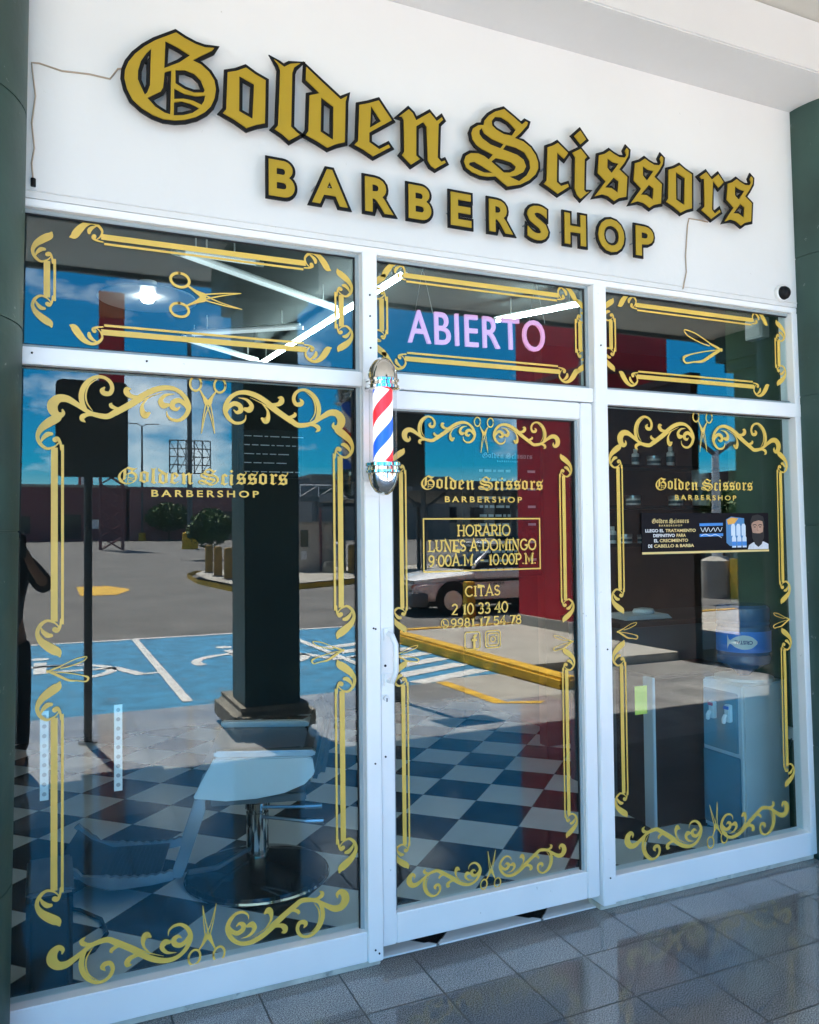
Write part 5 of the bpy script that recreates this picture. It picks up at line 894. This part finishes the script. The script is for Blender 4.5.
m.build('stripe', G['concrete'], t); m = MB(); m.box(-.1, 1.6, -.2, .2, -.05, .0); m.build('foot', G['concrete'], t)

# ---------------------------------------------------------------- the photographer
def skin(name, pts, edges, m, parent, sub=2, root=0):
    bm = bmesh.new(); me = bpy.data.meshes.new(name); ly = bm.verts.layers.skin.verify(); vs = []
    for i, p in enumerate(pts):
        v = bm.verts.new(p[:3]); r = p[3]; v[ly].radius = (r, p[4] if len(p) > 4 else r); v[ly].use_root = (i == root); vs.append(v)
    for a, b in edges: bm.edges.new((vs[a], vs[b]))
    bm.to_mesh(me); bm.free(); o = bpy.data.objects.new('tmp', me); COL.objects.link(o)
    o.modifiers.new('s', 'SKIN'); sd = o.modifiers.new('d', 'SUBSURF'); sd.levels = sub; sd.render_levels = sub
    dg = bpy.context.evaluated_depsgraph_get(); nm = bpy.data.meshes.new_from_object(o.evaluated_get(dg)); bpy.data.objects.remove(o)
    nm.materials.clear(); nm.materials.append(m); nm.polygons.foreach_set('use_smooth', [True] * len(nm.polygons)); nm.name = name
    o = bpy.data.objects.new(name, nm); COL.objects.link(o); o.parent = parent; return o
pe = thing('person', 'person in dark clothes taking the photo, elbow showing beside the left pillar reflection', 'person', (-.30, -3.24, 0))
SK = mat('skin', (.36, .20, .13), .55); CL = mat('dark_shirt', (.012, .013, .016), .85, var=.3); TR = mat('dark_trousers', (.010, .012, .018), .85, var=.3); SH = mat('black_boots', (.008, .008, .010), .5); GR = mat('green_bag', (.02, .08, .03), .8)
pts = [(0, 0, .94, .135, .10), (0, -.01, 1.12, .125, .095), (0, -.01, 1.32, .15, .10), (0, 0, 1.45, .06, .055), (0, .02, 1.54, .058, .06), (0, .04, 1.64, .078, .095), (0, .03, 1.72, .05, .06), (0, .135, 1.615, .012, .014)]
ed = [(0, 1), (1, 2), (2, 3), (3, 4), (4, 5), (5, 6), (5, 7)]
for s in (1, -1):
    k = len(pts); pts += [(s * .10, 0, .86, .088), (s * .115, .02, .50, .060), (s * .12, 0, .10, .042), (s * .125, .12, .045, .038, .03)]; ed += [(0, k), (k, k + 1), (k + 1, k + 2), (k + 2, k + 3)]
    k = len(pts); ex = .29 if s > 0 else -.25; hx = .17 if s > 0 else .07
    pts += [(s * .17, -.01, 1.41, .058), (ex, .06, 1.25, .043), (hx + s * .02, .22, 1.42, .028), (hx, .27, 1.50, .030, .018)]; ed += [(2, k), (k, k + 1), (k + 1, k + 2), (k + 2, k + 3)]
    hk = k + 3
    for f in range(4): q = len(pts); pts += [(hx - s * .03, .30, 1.515 + .018 * f - .02, .0095), (hx - s * .055, .315, 1.52 + .018 * f - .02, .0085), (hx - s * .075, .30, 1.52 + .018 * f - .02, .0075)]; ed += [(hk, q), (q, q + 1), (q + 1, q + 2)]
    q = len(pts); pts += [(hx - s * .02, .255, 1.54, .011), (hx - s * .045, .262, 1.56, .009)]; ed += [(hk, q), (q, q + 1)]
skin('body', pts, ed, SK, pe)
skin('shirt', [(0, 0, .90, .155, .125), (0, -.01, 1.12, .145, .115), (0, -.01, 1.33, .17, .12), (0, -.005, 1.44, .085, .08), (.18, -.01, 1.40, .08), (.29, .06, 1.25, .066), (.24, .13, 1.33, .052), (-.18, -.01, 1.40, .08), (-.25, .06, 1.25, .066), (-.15, .13, 1.33, .052)], [(0, 1), (1, 2), (2, 3), (2, 4), (4, 5), (5, 6), (2, 7), (7, 8), (8, 9)], CL, pe)
skin('trousers', [(0, 0, .95, .15, .12), (.10, 0, .84, .105), (.118, .02, .50, .078), (.122, 0, .13, .06), (-.10, 0, .84, .105), (-.118, .02, .50, .078), (-.122, 0, .13, .06)], [(0, 1), (1, 2), (2, 3), (0, 4), (4, 5), (5, 6)], TR, pe)
for s in (1, -1): skin('shoe', [(s * .122, -.03, .06, .052), (s * .124, .06, .05, .05), (s * .128, .17, .036, .04, .032), (s * .122, -.01, .12, .052)], [(0, 1), (1, 2), (0, 3)], SH, pe)
skin('hair', [(0, -.02, 1.66, .088, .08), (0, .02, 1.72, .07, .075), (0, -.05, 1.60, .055)], [(0, 1), (0, 2)], SH, pe)
for s in (1, -1): m = MB(); m.lathe([(.001, -.011), (.008, -.008), (.011, 0), (.008, .008), (.001, .011)], s * .032, .118, 1.645, 10); m.build('eye', SH, pe, smooth=True)
m = MB(); m.ribbon([(-.022, 1.575, .006), (0, 1.573, .010), (.022, 1.575, .006)], lambda a, b: (a, .118, b)); m.build('mouth', mat('lips', (.28, .11, .09), .5), pe)
m = MB(); m.box(.09, .165, .318, .327, 1.47, 1.62); tag(m.build('phone', G['black'], bevel=.004, loc=(-.30, -3.24, 0)), 'black phone held up by the person taking the photo', 'phone')
skin('bag', [(-.06, -.2, 1.0, .13, .09), (-.06, -.2, 1.3, .12, .08)], [(0, 1)], GR, None)
bg_ = bpy.data.objects['bag']; bg_.location = (-.30, -3.24, 0); bg_.name = 'backpack'; tag(bg_, 'dark green backpack carried by the person taking the photo', 'backpack')
